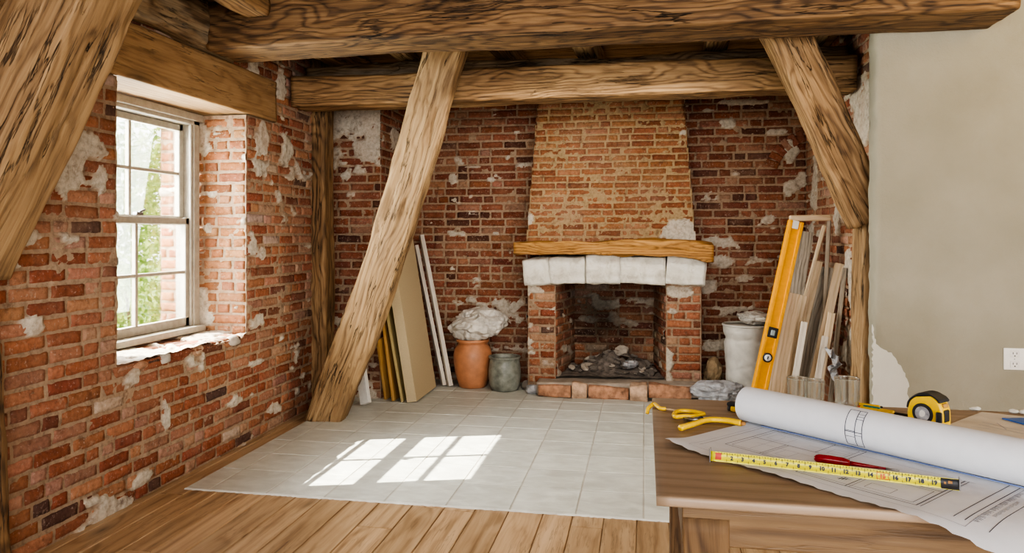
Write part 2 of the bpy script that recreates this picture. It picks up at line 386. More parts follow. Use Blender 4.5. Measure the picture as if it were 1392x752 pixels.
# left wall with window opening and timber lintel let into it
OY0, OY1, OZ0, OZ1 = 3.42, 4.70, .74, 2.28
def iv_left(v):
    if v > 2.58: return [(0, 5.0)]
    if v > 2.28: return [(0, 2.62 - 1.2), (5.10 - 1.2, 5.0)]
    if v > OZ0: return [(0, OY0 - 1.2), (OY1 - 1.2, 5.0)]
    return [(0, 5.0)]
def Lb(px, py, ru, rv): p = atX(px, py, XL); return (p.y - 1.2, p.z, ru, rv)
pl = blobs([Lb(88, 208, .25, .20), Lb(355, 205, .11, .24), Lb(40, 440, .07, .04), Lb(178, 512, .12, .06), Lb(272, 500, .06, .12), Lb(350, 438, .12, .04),
            Lb(345, 492, .14, .03), Lb(378, 268, .05, .05), Lb(395, 290, .10, .12), Lb(355, 345, .06, .05), Lb(225, 562, .03, .07), Lb(322, 545, .10, .03), Lb(150, 690, .2, .05), Lb(185, 655, .12, .05),
            Lb(375, 555, .14, .05), Lb(90, 325, .12, .04), Lb(380, 120, .12, .14), Lb(390, 210, .08, .16), Lb(345, 95, .10, .08), Lb(330, 335, .05, .05)])
tag(brick_panel('wall_left', (XL, 1.2, 0), (0, 1, 0), Z, (1, 0, 0), 5.0, ZC, iv_left, 1, plaster=pl, ragged=.006, header=.4, rp=.68), kind='structure')
# reveals (inner wall thickness)
brick_panel('wall_left_far_reveal', (-3.38, OY1, OZ0), (1, 0, 0), Z, (0, -1, 0), .66, OZ1 - OZ0 + .25, lambda v: [(0, .66)] if v < 1.54 else [(0, .24)], 2, header=.6,
            plaster=blobs([(.33, .12, .1, .2), (.34, 1.42, .05, .16), (.42, 1.0, .07, .05), (.36, .75, .05, .04)]), pal=PAL_ORANGE)['kind'] = 'structure'
brick_panel('wall_left_near_reveal', (-3.38, OY0, OZ0), (1, 0, 0), Z, (0, 1, 0), .66, OZ1 - OZ0 + .25, lambda v: [(0, .66)] if v < 1.54 else [(0, .24)], 3, header=.6)['kind'] = 'structure'
# outer leaf of the wall
def iv_out(v):
    return [(0, OY0 - 1.2), (OY1 - 1.2, 6.4)] if OZ0 < v < 2.52 else [(0, 6.4)]
tag(brick_panel('wall_left_outer', (-3.38, 1.2, 0), (0, 1, 0), Z, (-1, 0, 0), 6.4, ZC, iv_out, 4, res=.05), kind='structure')
# back wall (firebox opening left free)
FX0, FX1, FZ1 = -.80, .19, .98
BX0 = -2.29
def iv_back(v): return [(0, FX0 - BX0), (FX1 - BX0, XR - BX0)] if v < 1.02 else [(0, XR - BX0)]
def Bb(px, py, ru, rv): p = atY(px, py, YB); return (p.x - BX0, p.z, ru, rv)
plb = blobs([Bb(690, 422, .22, .14), Bb(655, 420, .12, .12), Bb(628, 222, .14, .10), Bb(615, 245, .06, .1), Bb(670, 245, .08, .05), Bb(640, 268, .05, .05), Bb(600, 150, .10, .05), Bb(690, 215, .05, .04), Bb(960, 150, .1, .04), Bb(985, 165, .14, .06),
             Bb(1075, 205, .06, .22), Bb(1085, 250, .10, .10), Bb(995, 355, .25, .05), Bb(960, 390, .12, .05), Bb(1060, 180, .10, .03), Bb(980, 330, .15, .05), Bb(1000, 420, .18, .05), Bb(1020, 380, .12, .04), Bb(700, 180, .05, .03),
             Bb(1040, 300, .10, .05), Bb(990, 470, .2, .06), Bb(1010, 140, .2, .03)])
def sh_back(u, v):
    return 1.0
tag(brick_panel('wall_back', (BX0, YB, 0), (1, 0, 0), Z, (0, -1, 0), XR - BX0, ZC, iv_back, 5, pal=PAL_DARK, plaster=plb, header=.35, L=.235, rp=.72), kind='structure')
def arch_bricks():
    c = atY(1112, 246, YB); rs = np.random.RandomState(31); w = bpy.data.objects['wall_back']
    for k in range(8):
        a = math.radians(158 - k * 9.5); d = Vector((math.cos(a), 0, math.sin(a))); t = Vector((-d.z, 0, d.x)); bm = bmesh.new()
        bbox_bm(bm, Vector((0, 0, 0)), (.115, .05, .060), Matrix((d, Vector((0, 1, 0)), t)).transposed(), .008)
        for v in bm.verts: v.co += Vector([rs.uniform(-.003, .003) for _ in range(3)])
        me = from_bm('arch_brick', bm); setcol(me, 'Col', np.tile(np.append(pick(PAL_DARK, rs), 1), (len(me.vertices), 1)))
        link('arch_brick', me, BRICK, w, Matrix.Translation(c + d * .43 + Vector((0, .008, 0))))
arch_bricks()
# back-left corner: short wall facing the room and the return beside it
RX0, RX1 = -2.275, -2.275
def Pb(px, py, ru, rv): p = atY(px, py, YP); return (p.x + 2.9, p.z, ru, rv)
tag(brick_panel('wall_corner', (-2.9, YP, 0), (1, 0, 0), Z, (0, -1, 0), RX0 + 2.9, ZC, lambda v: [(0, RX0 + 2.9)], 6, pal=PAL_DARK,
                plaster=blobs([Pb(500, 150, .8, .42), Pb(460, 158, .4, .26), Pb(505, 205, .10, .09), Pb(470, 240, .06, .05), Pb(475, 265, .08, .04), Pb(478, 520, .2, .22), Pb(525, 180, .3, .15), Pb(455, 225, .05, .05)])), kind='structure')
dv = np.array((RX1 - RX0, YB - YP, 0)); lr = np.linalg.norm(dv); dv /= lr; nn = np.array((dv[1], -dv[0], 0))
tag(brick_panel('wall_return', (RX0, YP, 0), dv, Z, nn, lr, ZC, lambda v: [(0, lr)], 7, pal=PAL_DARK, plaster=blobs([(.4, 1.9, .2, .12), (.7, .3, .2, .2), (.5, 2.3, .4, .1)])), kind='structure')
# right-hand wall of the alcove
def Rb(px, py, ru, rv): p = atX(px, py, XR); return (p.y - 4.52, p.z, ru, rv)
tag(brick_panel('wall_right', (XR, 4.52, 0), (0, 1, 0), Z, (-1, 0, 0), YB - 4.52, ZC, lambda v: [(0, YB - 4.52)], 8, pal=PAL_RED,
                plaster=blobs([Rb(1110, 230, .12, .35), Rb(1172, 160, .3, .28), Rb(1160, 380, .25, .35), Rb(1165, 460, .3, .4), Rb(1105, 320, .1, .1), Rb(1125, 190, .06, .18), Rb(1140, 300, .08, .1), Rb(1100, 150, .15, .06)])), kind='structure')

# plaster partition (stub wall)
PY = 4.42; PX = 1.27
def partition():
    W, H, res = 3.2, ZC, .02
    nu = int(W / res) + 1; nv = int(H / res) + 1
    A, B = np.meshgrid(np.linspace(0, W, nu), np.linspace(0, H, nv), indexing='ij'); a = A.ravel(); b = B.ravel(); q = np.stack([a, b, a * 0], 1)
    edge = fbm(np.stack([b * 0, b * 14, b * 0], 1), 3, 4) * .010
    x = PX + a + np.where(a < .05, edge * (1 - a / .05), 0)
    y = PY - fbm(q * 3, 4, 3) * .004 + np.where(a < .015, .012, 0)
    idx = np.arange(nu * nv).reshape(nu, nv)
    f = np.stack([idx[:-1, :-1].ravel(), idx[1:, :-1].ravel(), idx[1:, 1:].ravel(), idx[:-1, 1:].ravel()], 1).tolist()
    v = np.stack([x, y, b], 1).tolist()
    m = len(v)
    for j in range(nv): v.append((PX + edge[j] * .8, PY + .10, b[j]))
    for j in range(nv - 1): f.append((m + j, idx[0, j], idx[0, j + 1], m + j + 1))
    k = len(v); v += [(PX, PY + .10, 0), (PX + W, PY + .10, 0), (PX + W, PY + .10, H), (PX, PY + .10, H)]; f.append((k + 1, k, k + 3, k + 2))
    o = link('wall_partition', mesh('wall_partition', v, f), PLASTER); tag(o, kind='structure'); return o
wp = partition()
def skim(name, pts, mat, dy, parent):
    # thin raised skim coat with a broken edge: pts are pixels projected on the wall plane
    P = [atY(x, y, PY) for x, y in pts]; P = [(p.x, p.z) for p in P]; Q = []
    for i in range(len(P)):
        a, b = P[i], P[(i + 1) % len(P)]; n = max(2, int(math.hypot(b[0] - a[0], b[1] - a[1]) / .015))
        for k in range(n):
            t = k / n; Q.append((a[0] + (b[0] - a[0]) * t + random.uniform(-.006, .006), a[1] + (b[1] - a[1]) * t + random.uniform(-.006, .006)))
    bm = bmesh.new(); vs = [bm.verts.new((x, PY - dy, z)) for x, z in Q]; fa = bm.faces.new(vs)
    r = bmesh.ops.extrude_face_region(bm, geom=[fa]); bmesh.ops.translate(bm, vec=(0, dy + .004, 0), verts=[e for e in r['geom'] if isinstance(e, bmesh.types.BMVert)])
    bmesh.ops.triangulate(bm, faces=[f for f in bm.faces if len(f.verts) > 4]); bmesh.ops.recalc_face_normals(bm, faces=bm.faces)
    return link(name, from_bm(name, bm), mat, parent)
skim('plaster_patch', [(1186, 440), (1192, 470), (1212, 480), (1226, 500), (1234, 520), (1234, 560), (1230, 640), (1186, 640)], PLASTER2, .007, wp)

# ------------------------------------------------------------------ floors and ceiling
def floor_planks():
    v = []; f = []; c = []; w = .165; x = -3.0; i = 0; rs = np.random.RandomState(3)
    while x < 4.6:
        y = -2.6 - rs.uniform(0, 1.5); ww = w * rs.uniform(.85, 1.15)
        while y < 7.4:
            l = rs.uniform(1.3, 2.4); y1 = min(y + l, 7.4); b = len(v); g = .0018; r = rs.rand(3)
            dz = rs.uniform(-.0008, .0008)
            pts = [(x + g, y + g, -.004), (x + ww - g, y + g, -.004), (x + ww - g, y1 - g, -.004), (x + g, y1 - g, -.004)]
            v += pts; v += [(x + g + .003, y + g + .003, dz), (x + ww - g - .003, y + g + .003, dz), (x + ww - g - .003, y1 - g - .003, dz), (x + g + .003, y1 - g - .003, dz)]
            f += [(b + 4, b + 5, b + 6, b + 7), (b, b + 1, b + 5, b + 4), (b + 1, b + 2, b + 6, b + 5), (b + 2, b + 3, b + 7, b + 6), (b + 3, b, b + 4, b + 7)]
            c += [(*r, 1)] * 8; y = y1
        x += ww; i += 1
    b = len(v); v += [(-3.0, -2.6, -.006), (4.6, -2.6, -.006), (4.6, 7.4, -.006), (-3, 7.4, -.006)]; f.append((b, b + 1, b + 2, b + 3)); c += [(0, 0, 0, 1)] * 4
    me = mesh('floor', v, f, False); setcol(me, 'rnd', c); return tag(link('floor', me, FLOORW), kind='structure')
floor_planks()
TX0 = -2.57; TY = [3.785, 4.15, 4.48, 4.79, 5.09, 5.39, 5.69, 6.0, 6.29, 6.56, 6.85, 7.05]
def tiles():
    xs = [TX0] + [-.003 + .345 * k for k in range(-7, 5)] + [XR]; xs = [x for x in xs if x <= XR]
    v = []; f = []; c = []; rs = np.random.RandomState(5); tx = .004
    for i in range(len(xs) - 1):
        for j in range(len(TY) - 1):
            g = .0028; z = .006 + rs.uniform(-.0007, .0007); b = len(v); e = .003
            x0, x1, y0, y1 = xs[i] + g, xs[i + 1] - g, TY[j] + g, TY[j + 1] - g
            s = [rs.uniform(-.0006, .0006) for _ in range(4)]
            v += [(x0, y0, .001), (x1, y0, .001), (x1, y1, .001), (x0, y1, .001), (x0 + e, y0 + e, z + s[0]), (x1 - e, y0 + e, z + s[1]), (x1 - e, y1 - e, z + s[2]), (x0 + e, y1 - e, z + s[3])]
            f += [(b + 4, b + 5, b + 6, b + 7), (b, b + 1, b + 5, b + 4), (b + 1, b + 2, b + 6, b + 5), (b + 2, b + 3, b + 7, b + 6), (b + 3, b, b + 4, b + 7)]
            k = rs.uniform(.93, 1.05); c += [(.58 * k, .59 * k, .545 * k, 1)] * 8
    b = len(v); v += [(TX0, TY[0], .004), (XR, TY[0], .004), (XR, TY[-1], .004), (TX0, TY[-1], .004)]; f.append((b, b + 1, b + 2, b + 3)); c += [(.50, .48, .43, 1)] * 4
    # ragged mortar fillet along the front edge
    n = 260; b = len(v)
    for i in range(n + 1):
        x = TX0 + (XR - TX0) * i / n; r = rs.uniform(0, .010)
        v += [(x, TY[0] - .006 - r, .0005), (x, TY[0] - .001, .0055), (x, TY[0] + .005, .005)]; c += [(.66, .65, .61, 1)] * 3
    for i in range(n):
        for k in range(2): f.append((b + i * 3 + k, b + i * 3 + 3 + k, b + i * 3 + 4 + k, b + i * 3 + 1 + k))
    me = mesh('floor_tiles', v, f, False); setcol(me, 'Col', c); return tag(link('floor_tiles', me, TILE), kind='structure')
tiles()
def ceiling():
    v = []; f = []; c = []; rs = np.random.RandomState(8); y = -2.7
    while y < 7.5:
        w = rs.uniform(.16, .24); z = ZC + rs.uniform(0, .008); b = len(v); r = rs.rand(3)
        v += [(-3.4, y, z), (4.6, y, z), (4.6, y + w - .006, z), (-3.4, y + w - .006, z), (-3.4, y, z + .03), (4.6, y, z + .03), (4.6, y + w - .006, z + .03), (-3.4, y + w - .006, z + .03)]
        f += [(b + 3, b + 2, b + 1, b), (b + 4, b + 5, b + 6, b + 7), (b, b + 1, b + 5, b + 4), (b + 2, b + 3, b + 7, b + 6)]; c += [(*r, 1)] * 8; y += w
    b = len(v); v += [(-3.4, -2.7, ZC + .04), (4.6, -2.7, ZC + .04), (4.6, 7.5, ZC + .04), (-3.4, 7.5, ZC + .04)]; f.append((b, b + 1, b + 2, b + 3)); c += [(0, 0, 0, 1)] * 4
    me = mesh('ceiling', v, f, False); setcol(me, 'rnd', c); return tag(link('ceiling', me, OAK), kind='structure')
ceiling()

# ------------------------------------------------------------------ timbers
def timber(name, p0, p1, w, h, ydir, mat, seed=0, bend=(0, 0), rough=1.0, taper=(1, 1), rad=.022, parent=None, crk=1.0, waney=0.0):
    """hewn beam from p0 to p1; w along ydir, h across"""
    p0, p1 = Vector(p0), Vector(p1); X = (p1 - p0); Ln = X.length; X.normalize()
    Y = Vector(ydir); Y = (Y - X * Y.dot(X)).normalized(); Zd = X.cross(Y)
    nL = max(8, int(Ln / .03)); pr = []
    def arc(cx, cy, a0): return [(cx + rad * math.cos(a0 + k * math.pi / 6), cy + rad * math.sin(a0 + k * math.pi / 6)) for k in range(4)]
    hw, hh = w / 2, h / 2
    corners = arc(hw - rad, hh - rad, 0), arc(-hw + rad, hh - rad, math.pi / 2), arc(-hw + rad, -hh + rad, math.pi), arc(hw - rad, -hh + rad, 1.5 * math.pi)
    for i in range(4):
        pr += corners[i]; a = corners[i][-1]; b = corners[(i + 1) % 4][0]; d = math.hypot(b[0] - a[0], b[1] - a[1]); k = max(2, int(d / .013))
        pr += [(a[0] + (b[0] - a[0]) * t / k, a[1] + (b[1] - a[1]) * t / k) for t in range(1, k)]
    pr = np.array(pr); nP = len(pr); x = np.linspace(0, Ln, nL + 1)
    Xg = np.repeat(x, nP); yz = np.tile(pr, (nL + 1, 1)); t = Xg / Ln
    sc_ = taper[0] + (taper[1] - taper[0]) * t; yz = yz * sc_[:, None]
    nrm = yz / np.maximum(np.linalg.norm(yz, axis=1), 1e-6)[:, None]
    q = np.stack([Xg, yz[:, 0], yz[:, 1]], 1)
    d = rough * (.014 * fbm(q * np.array((1.6, 4, 4)), seed, 3) + .005 * fbm(q * np.array((6, 16, 16)), seed + 4, 3) + .0022 * fbm(q * np.array((3, 60, 60)), seed + 7, 2))
    g = fbm(q * np.array((.9, 15, 15)), seed + 20, 3); gm = sstep(.0, .3, fbm(q * 2.1, seed + 31, 2))
    d = d - crk * rough * .013 * np.exp(-(g / .035) ** 2) * gm
    if waney: d = d - waney * np.clip(fbm(q * np.array((2, 9, 9)), seed + 50, 2), 0, 1) * .03
    yz = yz + nrm * d[:, None]
    wv = np.stack([fbm(np.stack([x * .9, x * 0, x * 0], 1), seed + 61, 2), fbm(np.stack([x * .9, x * 0 + 7, x * 0], 1), seed + 62, 2)], 1) * .012 * rough
    yz = yz + np.repeat(wv, nP, 0); b4 = 4 * t * (1 - t); yz[:, 0] += bend[0] * b4; yz[:, 1] += bend[1] * b4
    v = np.stack([Xg, yz[:, 0], yz[:, 1]], 1)
    idx = np.arange((nL + 1) * nP).reshape(nL + 1, nP); nx = np.roll(idx, -1, 1)
    f = np.stack([idx[:-1].ravel(), idx[1:].ravel(), nx[1:].ravel(), nx[:-1].ravel()], 1)[:, ::-1].tolist()
    f.append(tuple(idx[0])[::-1][::-1]); f.append(tuple(idx[-1])[::-1])
    bm = bmesh.new(); me = mesh(name, v, f); bm.from_mesh(me); bmesh.ops.recalc_face_normals(bm, faces=bm.faces); bm.to_mesh(me); bm.free()
    M = Matrix((X, Y, Zd)).transposed().to_4x4(); M.translation = p0
    return link(name, me, mat, parent, M)

BM = 'beam'
tag(timber('tie_beam', (-2.61, 4.24, 2.76), (1.84, 4.235, 2.76), .38, .38, (0, 1, 0), OAKF, 1, rough=.6, crk=.8), 'heavy dark oak beam crossing the top of the view, nearest the camera', BM)
tag(timber('cross_beam', (XL + .03, 5.42, 2.55), (XR - .04, 5.42, 2.55), .27, .235, (0, 1, 0), OAK, 2, rough=1.1), 'oak beam behind the front beam, above the chimney and carried by the braces', BM)
tag(timber('wall_plate', (XL + .05, 5.60, 2.735), (XR - .04, 5.60, 2.735), .18, .115, (0, 1, 0), OAKG, 3, rough=1.8), 'weathered grey rough timber lying on the rear oak beam', BM)
tag(timber('lintel_beam', (-2.895, 2.62, 2.435), (-2.895, 5.10, 2.435), .40, .305, (1, 0, 0), OAKP, 4, rough=.45, crk=.6, rad=.012), 'smooth brown oak lintel over the sash window', BM)
tag(timber('wall_plate', (-2.79, 1.25, 2.77), (-2.79, 4.52, 2.77), .38, .375, (1, 0, 0), OAKG, 5, rough=1.5), 'dark weathered timber resting on top of the window lintel', BM)
# posts and braces
tag(timber('post', (-2.70, 5.80, 0), (-2.70, 5.80, ZC), .21, .20, (1, 0, 0), OAK, 6, rough=.8), 'upright dark oak post in the left corner behind the long brace', 'post')
tag(timber('post', (1.385, 4.83, 0), (1.385, 4.83, 1.60), .19, .24, (1, 0, 0), OAKL, 7, rough=1.3), 'rough pale oak post beside the edge of the plaster wall', 'post')
tag(timber('post', (-2.70, 2.55, 0), (-2.92, 2.55, ZC), .24, .24, (1, 0, 0), OAKD, 8, rough=1.0), 'oak post at the left edge of the view under the near brace', 'post')
a = atY(441, 562, 5.40); 
tag(timber('brace', (a.x, 5.42, -.01), (-1.37, 5.07, 2.82), .27, .24, (1, .1, 0), OAKL, 9, rough=1.35, bend=(.04, 0), taper=(1.02, 1.0)), 'long leaning oak brace standing on the floor left of the boards', 'brace')
b0 = atY(1183, 300, 4.72); b1 = atY(1052, 20, 4.72)
tag(timber('brace', b0, b1, .235, .20, (1, 0, 0), OAK, 10, rough=1.1, bend=(.01, 0)), 'leaning oak brace at upper right running into the plaster wall', 'brace')
c0 = atY(-60, 345, 2.60); c1 = atY(115, -40, 2.60)
tag(timber('brace', c0 + (c0 - c1) * .03, c1 + (c1 - c0) * .3, .32, .30, (1, 0, 0), OAKL, 13, rough=1.2, bend=(.0, 0)), 'thick pale oak brace crossing the top left corner, close to the camera', 'brace')
jl = ['ceiling joist above the left brace head', 'ceiling joist left of the chimney, above the rear beam', 'ceiling joist over the chimney breast', 'ceiling joist right of the chimney, left of the right brace', 'ceiling joist nearest the plaster wall', 'ceiling joist in the far left corner']
for i, x in enumerate((-1.85, -1.1, -.45, .50, 1.15, -2.45)):
    tag(timber('ceiling_joist', (x, 4.46, 2.87), (x + .06, 6.72 if -1.1 < x < .4 else 7.0, 2.87), .16, .145, (1, 0, 0), OAK if i % 2 else OAKL, 20 + i, rough=1.0), jl[i] + ', oak', 'joist', 'ceiling joists')
tag(timber('ceiling_joist', (-2.28, 3.02, 2.845), (-2.28, 4.04, 2.845), .17, .20, (1, 0, 0), OAK, 40), 'short oak ceiling joist meeting the front beam above the window lintel', 'joist', 'ceiling joists')

# ------------------------------------------------------------------ fireplace
fp = empty('fireplace', ((FX0 + FX1) / 2, 6.7, 0)); tag(fp, 'brick fireplace with white stone lintel, oak mantel and sooty open hearth', 'fireplace')
def fpart(o):
    o.parent = fp; o.matrix_parent_inverse = fp.matrix_basis.inverted(); return o
YJ = 6.70; HZ = .14
jx = (-1.055, FX0), (FX1, .495)
for k, (x0, x1) in enumerate(jx):
    w = x1 - x0
    fpart(brick_panel('jamb', (x0, YJ, 0), (1, 0, 0), Z, (0, -1, 0), w, 1.02, lambda v: [(0, w)], 30 + k, header=.4, pal=PAL_RED, ragged=.005,
                      plaster=blobs([(.02, .6, .05, .06), (.05, .95, .1, .05)]) if k == 0 else blobs([(.1, .95, .14, .06), (.02, .3, .04, .15)]), res=.012))
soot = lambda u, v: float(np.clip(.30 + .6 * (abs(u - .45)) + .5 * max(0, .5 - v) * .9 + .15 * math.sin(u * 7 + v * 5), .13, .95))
# inner cheeks, back and roof of the firebox
YF = 7.28
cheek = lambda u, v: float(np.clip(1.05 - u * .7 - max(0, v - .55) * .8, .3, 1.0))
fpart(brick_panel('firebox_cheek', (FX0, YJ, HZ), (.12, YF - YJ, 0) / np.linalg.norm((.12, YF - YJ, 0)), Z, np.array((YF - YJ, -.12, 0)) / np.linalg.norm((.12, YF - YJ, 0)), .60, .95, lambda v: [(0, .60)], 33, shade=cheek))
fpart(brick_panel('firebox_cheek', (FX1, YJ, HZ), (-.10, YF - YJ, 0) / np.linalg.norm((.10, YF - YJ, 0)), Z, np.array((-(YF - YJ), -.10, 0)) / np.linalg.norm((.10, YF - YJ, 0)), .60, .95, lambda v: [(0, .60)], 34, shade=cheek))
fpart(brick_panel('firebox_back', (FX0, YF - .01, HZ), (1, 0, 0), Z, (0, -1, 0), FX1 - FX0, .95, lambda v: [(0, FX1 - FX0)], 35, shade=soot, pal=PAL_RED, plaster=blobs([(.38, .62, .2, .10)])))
fpart(box('smoke_shelf', Vector(((FX0 + FX1) / 2, 7.0, 1.10)), (1.0, .60, .05), ASH))
# breast above the mantel: tapering plane leaning back
zb, zt = 1.36, ZC; bx0, bx1, tx0, tx1 = -1.07, .445, -.955, .325
yb, yt = 6.70, 6.80; Vd = np.array((0, yt - yb, zt - zb)); hv = np.linalg.norm(Vd); Vd /= hv
def iv_breast(v): t = v / hv; return [(bx0 + (tx0 - bx0) * t - bx0, bx1 + (tx1 - bx1) * t - bx0)]
pc = [atY(935, 310, 6.7), atY(718, 292, 6.7), atY(930, 172, 6.75)]
fpart(brick_panel('chimney_breast', (bx0, yb, zb), (1, 0, 0), Vd, (0, -Vd[2], Vd[1]), bx1 - bx0, hv, iv_breast, 36, course=.0625, L=.22, joint=.010, pal=PAL_ORANGE, header=.25, relief=.005, rp=1.2,
                  plaster=blobs([(pc[0].x - bx0 - .02, .07, .22, .17), (pc[1].x - bx0, .22, .05, .05), (pc[2].x - bx0, 1.0, .05, .04)]), mortar=np.array((.40, .285, .16))))
for s, (xa, xb) in enumerate(((bx0, tx0), (bx1, tx1))):
    Vs = np.array((xb - xa, 0, zt - zb)); hs = np.linalg.norm(Vs); Vs /= hs; nn = np.array((-1, 0, 0)) if s == 0 else np.array((1, 0, 0))
    fpart(brick_panel('chimney_side', (xa, yb, zb), (0, 1, 0), Vs, nn, .36, hs, lambda v: [(.08 * v / hv, .36)], 38 + s, course=.0625, pal=PAL_ORANGE, res=.03))
    xj = -1.055 if s == 0 else .495
    fpart(brick_panel('jamb_side', (xj, YJ, 0), (0, 1, 0), Z, nn, .36, 1.38, lambda v: [(0, .36)], 41 + s, res=.03))
def stone_block(name, x0, x1, y0, y1, z0, z1, mat, seed, arch=0.0, amp=.018, rad=.02, arch_b=0.0):
    L = x1 - x0
    o = timber(name, (x0, (y0 + y1) / 2, (z0 + z1) / 2), (x1, (y0 + y1) / 2, (z0 + z1) / 2), y1 - y0, z1 - z0, (0, 1, 0), mat, seed, rough=amp / .014, rad=rad, crk=.0)
    t = np.array([v.co[0] / L for v in o.data.vertices])
    for v, q in zip(o.data.vertices, t):
        k = max(0, 1 - (2 * q - 1) ** 2)
        v.co.z += k * (arch if v.co.z > 0 else arch_b)
        if arch:
            for jx_, sl in ((.23, .05), (.575, -.10), (.88, -.06), (1.29, .12)):
                dd = abs(v.co.x - jx_ - sl * v.co.z - .02 * math.sin(v.co.z * 40 + jx_ * 9)); v.co.y += .022 * math.exp(-(dd / .011) ** 2) * (1 if v.co.y < 0 else 0)
            v.co.y -= .018 * math.sin(v.co.x * 5.3) * (1 if v.co.y < 0 else 0)
    return fpart(o)
lx = [-1.09, -.845, -.52, -.215, .185, .525]; lrs = np.random.RandomState(6)
for k in range(5):
    xa, xb = lx[k] + .002, lx[k + 1] - .002; xm = (xa + xb) / 2
    ar = lambda x: 1 - ((x + .28) / .82) ** 2
    za, zb_ = 1.092 + .05 * ar(xa) * .7, 1.092 + .05 * ar(xb) * .7
    o = timber('lintel_stone', (xa, 6.73 + lrs.uniform(-.01, .01), za), (xb, 6.73 + lrs.uniform(-.01, .01), zb_), .22, .225 + .028 * ar(xm), (0, 1, 0), LIME, 150 + k, rough=1.7, rad=.022, crk=.3); fpart(o)
    V_ = np.array([v.co[:] for v in o.data.vertices]); nz_ = fbm(V_ * 13 + k * 5, 93, 3)
    for v, q in zip(o.data.vertices, nz_): v.co += v.normal * (.010 * q)
m = timber('mantel', (-1.165, 6.60, 1.309), (.585, 6.60, 1.294), .22, .148, (0, 1, 0), MANT, 51, rough=2.2, waney=1.1, rad=.010); fpart(m)
for v in m.data.vertices:
    q = v.co.x / 1.75
    if v.co.z < 0: v.co.z += .012 * max(0, 1 - ((2 * q - 1) / .75) ** 2)
V_ = np.array([v.co[:] for v in m.data.vertices]); nz_ = fbm(V_ * np.array((7, 14, 14)), 88, 3)
for v, q in zip(m.data.vertices, nz_): v.co.z += .011 * q; v.co.y += .008 * q
# hearth: slab and front bricks
fpart(timber('hearth_slab', (-.95, 6.84, .075), (.47, 6.84, .075), .62, .11, (0, 1, 0), simple('hearth_stone', (.36, .305, .25), .95, .3, 8, .5), 52, rough=.8, crk=0))
hx = -.93; hb = [.30, .14, .36, .16, .37]; rs = np.random.RandomState(2)
HBR = [simple('hearth_brick', (.40, .215, .13), .95, .5, 16, .9), simple('hearth_brick_pale', (.47, .32, .22), .95, .4, 16, .9)]
for i, w in enumerate(hb):
    fpart(timber('hearth_brick', (hx + .006, 6.51 + rs.uniform(-.01, .01), .066), (hx + w - .006, 6.505 + rs.uniform(-.01, .01), .066 + rs.uniform(-.006, .006)), .14, .125, (0, 1, 0), HBR[i % 2], 60 + i, rough=1.9, rad=.025, crk=.6)); hx += w
def hearth_floor():
    n = 40; m_ = 26; v = []
    for i in range(n + 1):
        for j in range(m_ + 1):
            x = FX0 - .02 + (FX1 - FX0 + .04) * i / n; y = 6.72 + (YF - 6.72) * j / m_
            v.append((x, y, 0))
    V = np.array(v); V[:, 2] = HZ + .004 + .012 * (fbm(V * 9, 70, 3) + .4) + .17 * np.exp(-(((V[:, 0] + .27) / .30) ** 2 + ((V[:, 1] - 7.10) / .16) ** 2)) * (1 + .5 * fbm(V * 6, 72, 3))
    f = [(i * (m_ + 1) + j, (i + 1) * (m_ + 1) + j, (i + 1) * (m_ + 1) + j + 1, i * (m_ + 1) + j + 1) for i in range(n) for j in range(m_)]
    return V, f
V, f_ = hearth_floor(); tag(link('ash_heap', mesh('ash_heap', V, f_), ASH), 'dark heap of ash and dust on the floor of the firebox', 'ash', kind='stuff')

# crumpled / stony lumps
def ico(sub):
    bm = bmesh.new(); bmesh.ops.create_icosphere(bm, subdivisions=sub, radius=1); v = np.array([x.co[:] for x in bm.verts]); f = [[q.index for q in p.verts] for p in bm.faces]; bm.free(); return v, f
ICO = {k: ico(k) for k in (3, 4, 5, 6)}
def lump_me(name, seed, size, sub=3, folds=10, amp=.16, cuts=0, flat=0.0, nz=.08, smooth=True):
    rs = np.random.RandomState(seed); v, f = ICO[sub]; v = v.copy()
    r = np.ones(len(v))
    for k in range(folds):
        s = rs.normal(size=3); s /= np.linalg.norm(s); c = rs.uniform(-.7, .7); r += amp * rs.uniform(.3, 1) * (np.abs(v @ s - c) - .45)
    for k in range(cuts):
        s = rs.normal(size=3); s /= np.linalg.norm(s); hgt = rs.uniform(.62, .95); d = v @ s; r = np.where(d > 1e-3, np.minimum(r, hgt / np.maximum(d, 1e-3)), r)
    if folds > 14:
        q = v + .25 * np.stack([fbm(v * 2 + 3, seed + 1, 2), fbm(v * 2 + 7, seed + 2, 2), fbm(v * 2 + 11, seed + 3, 2)], 1)
        r = 1 + (r - 1) * .75 - .34 * np.abs(vnoise(q * 1.5 + seed, seed + 5)) + .20 * np.abs(vnoise(q * 2.3 + seed, seed + 6)) - .07 * np.abs(vnoise(q * 4.5, seed + 7)) + .03 * np.abs(vnoise(q * 8.5, seed + 8))
    r += nz * fbm(v * 3 + seed, seed, 3); v = v * r[:, None]; v = v / np.abs(v).max(0)[None]
    if flat: v[:, 2] = np.where(v[:, 2] < -flat, -flat + (v[:, 2] + flat) * .15, v[:, 2])
    v = v * np.array(size)[None]; v[:, 2] -= v[:, 2].min()
    return mesh(name, v, f, smooth)
def lump(name, loc, size, mat, seed, rz=0, **k):
    o = link(name, lump_me(name, seed, size, **k), mat); o.location = loc; o.rotation_euler = (0, 0, rz); return o
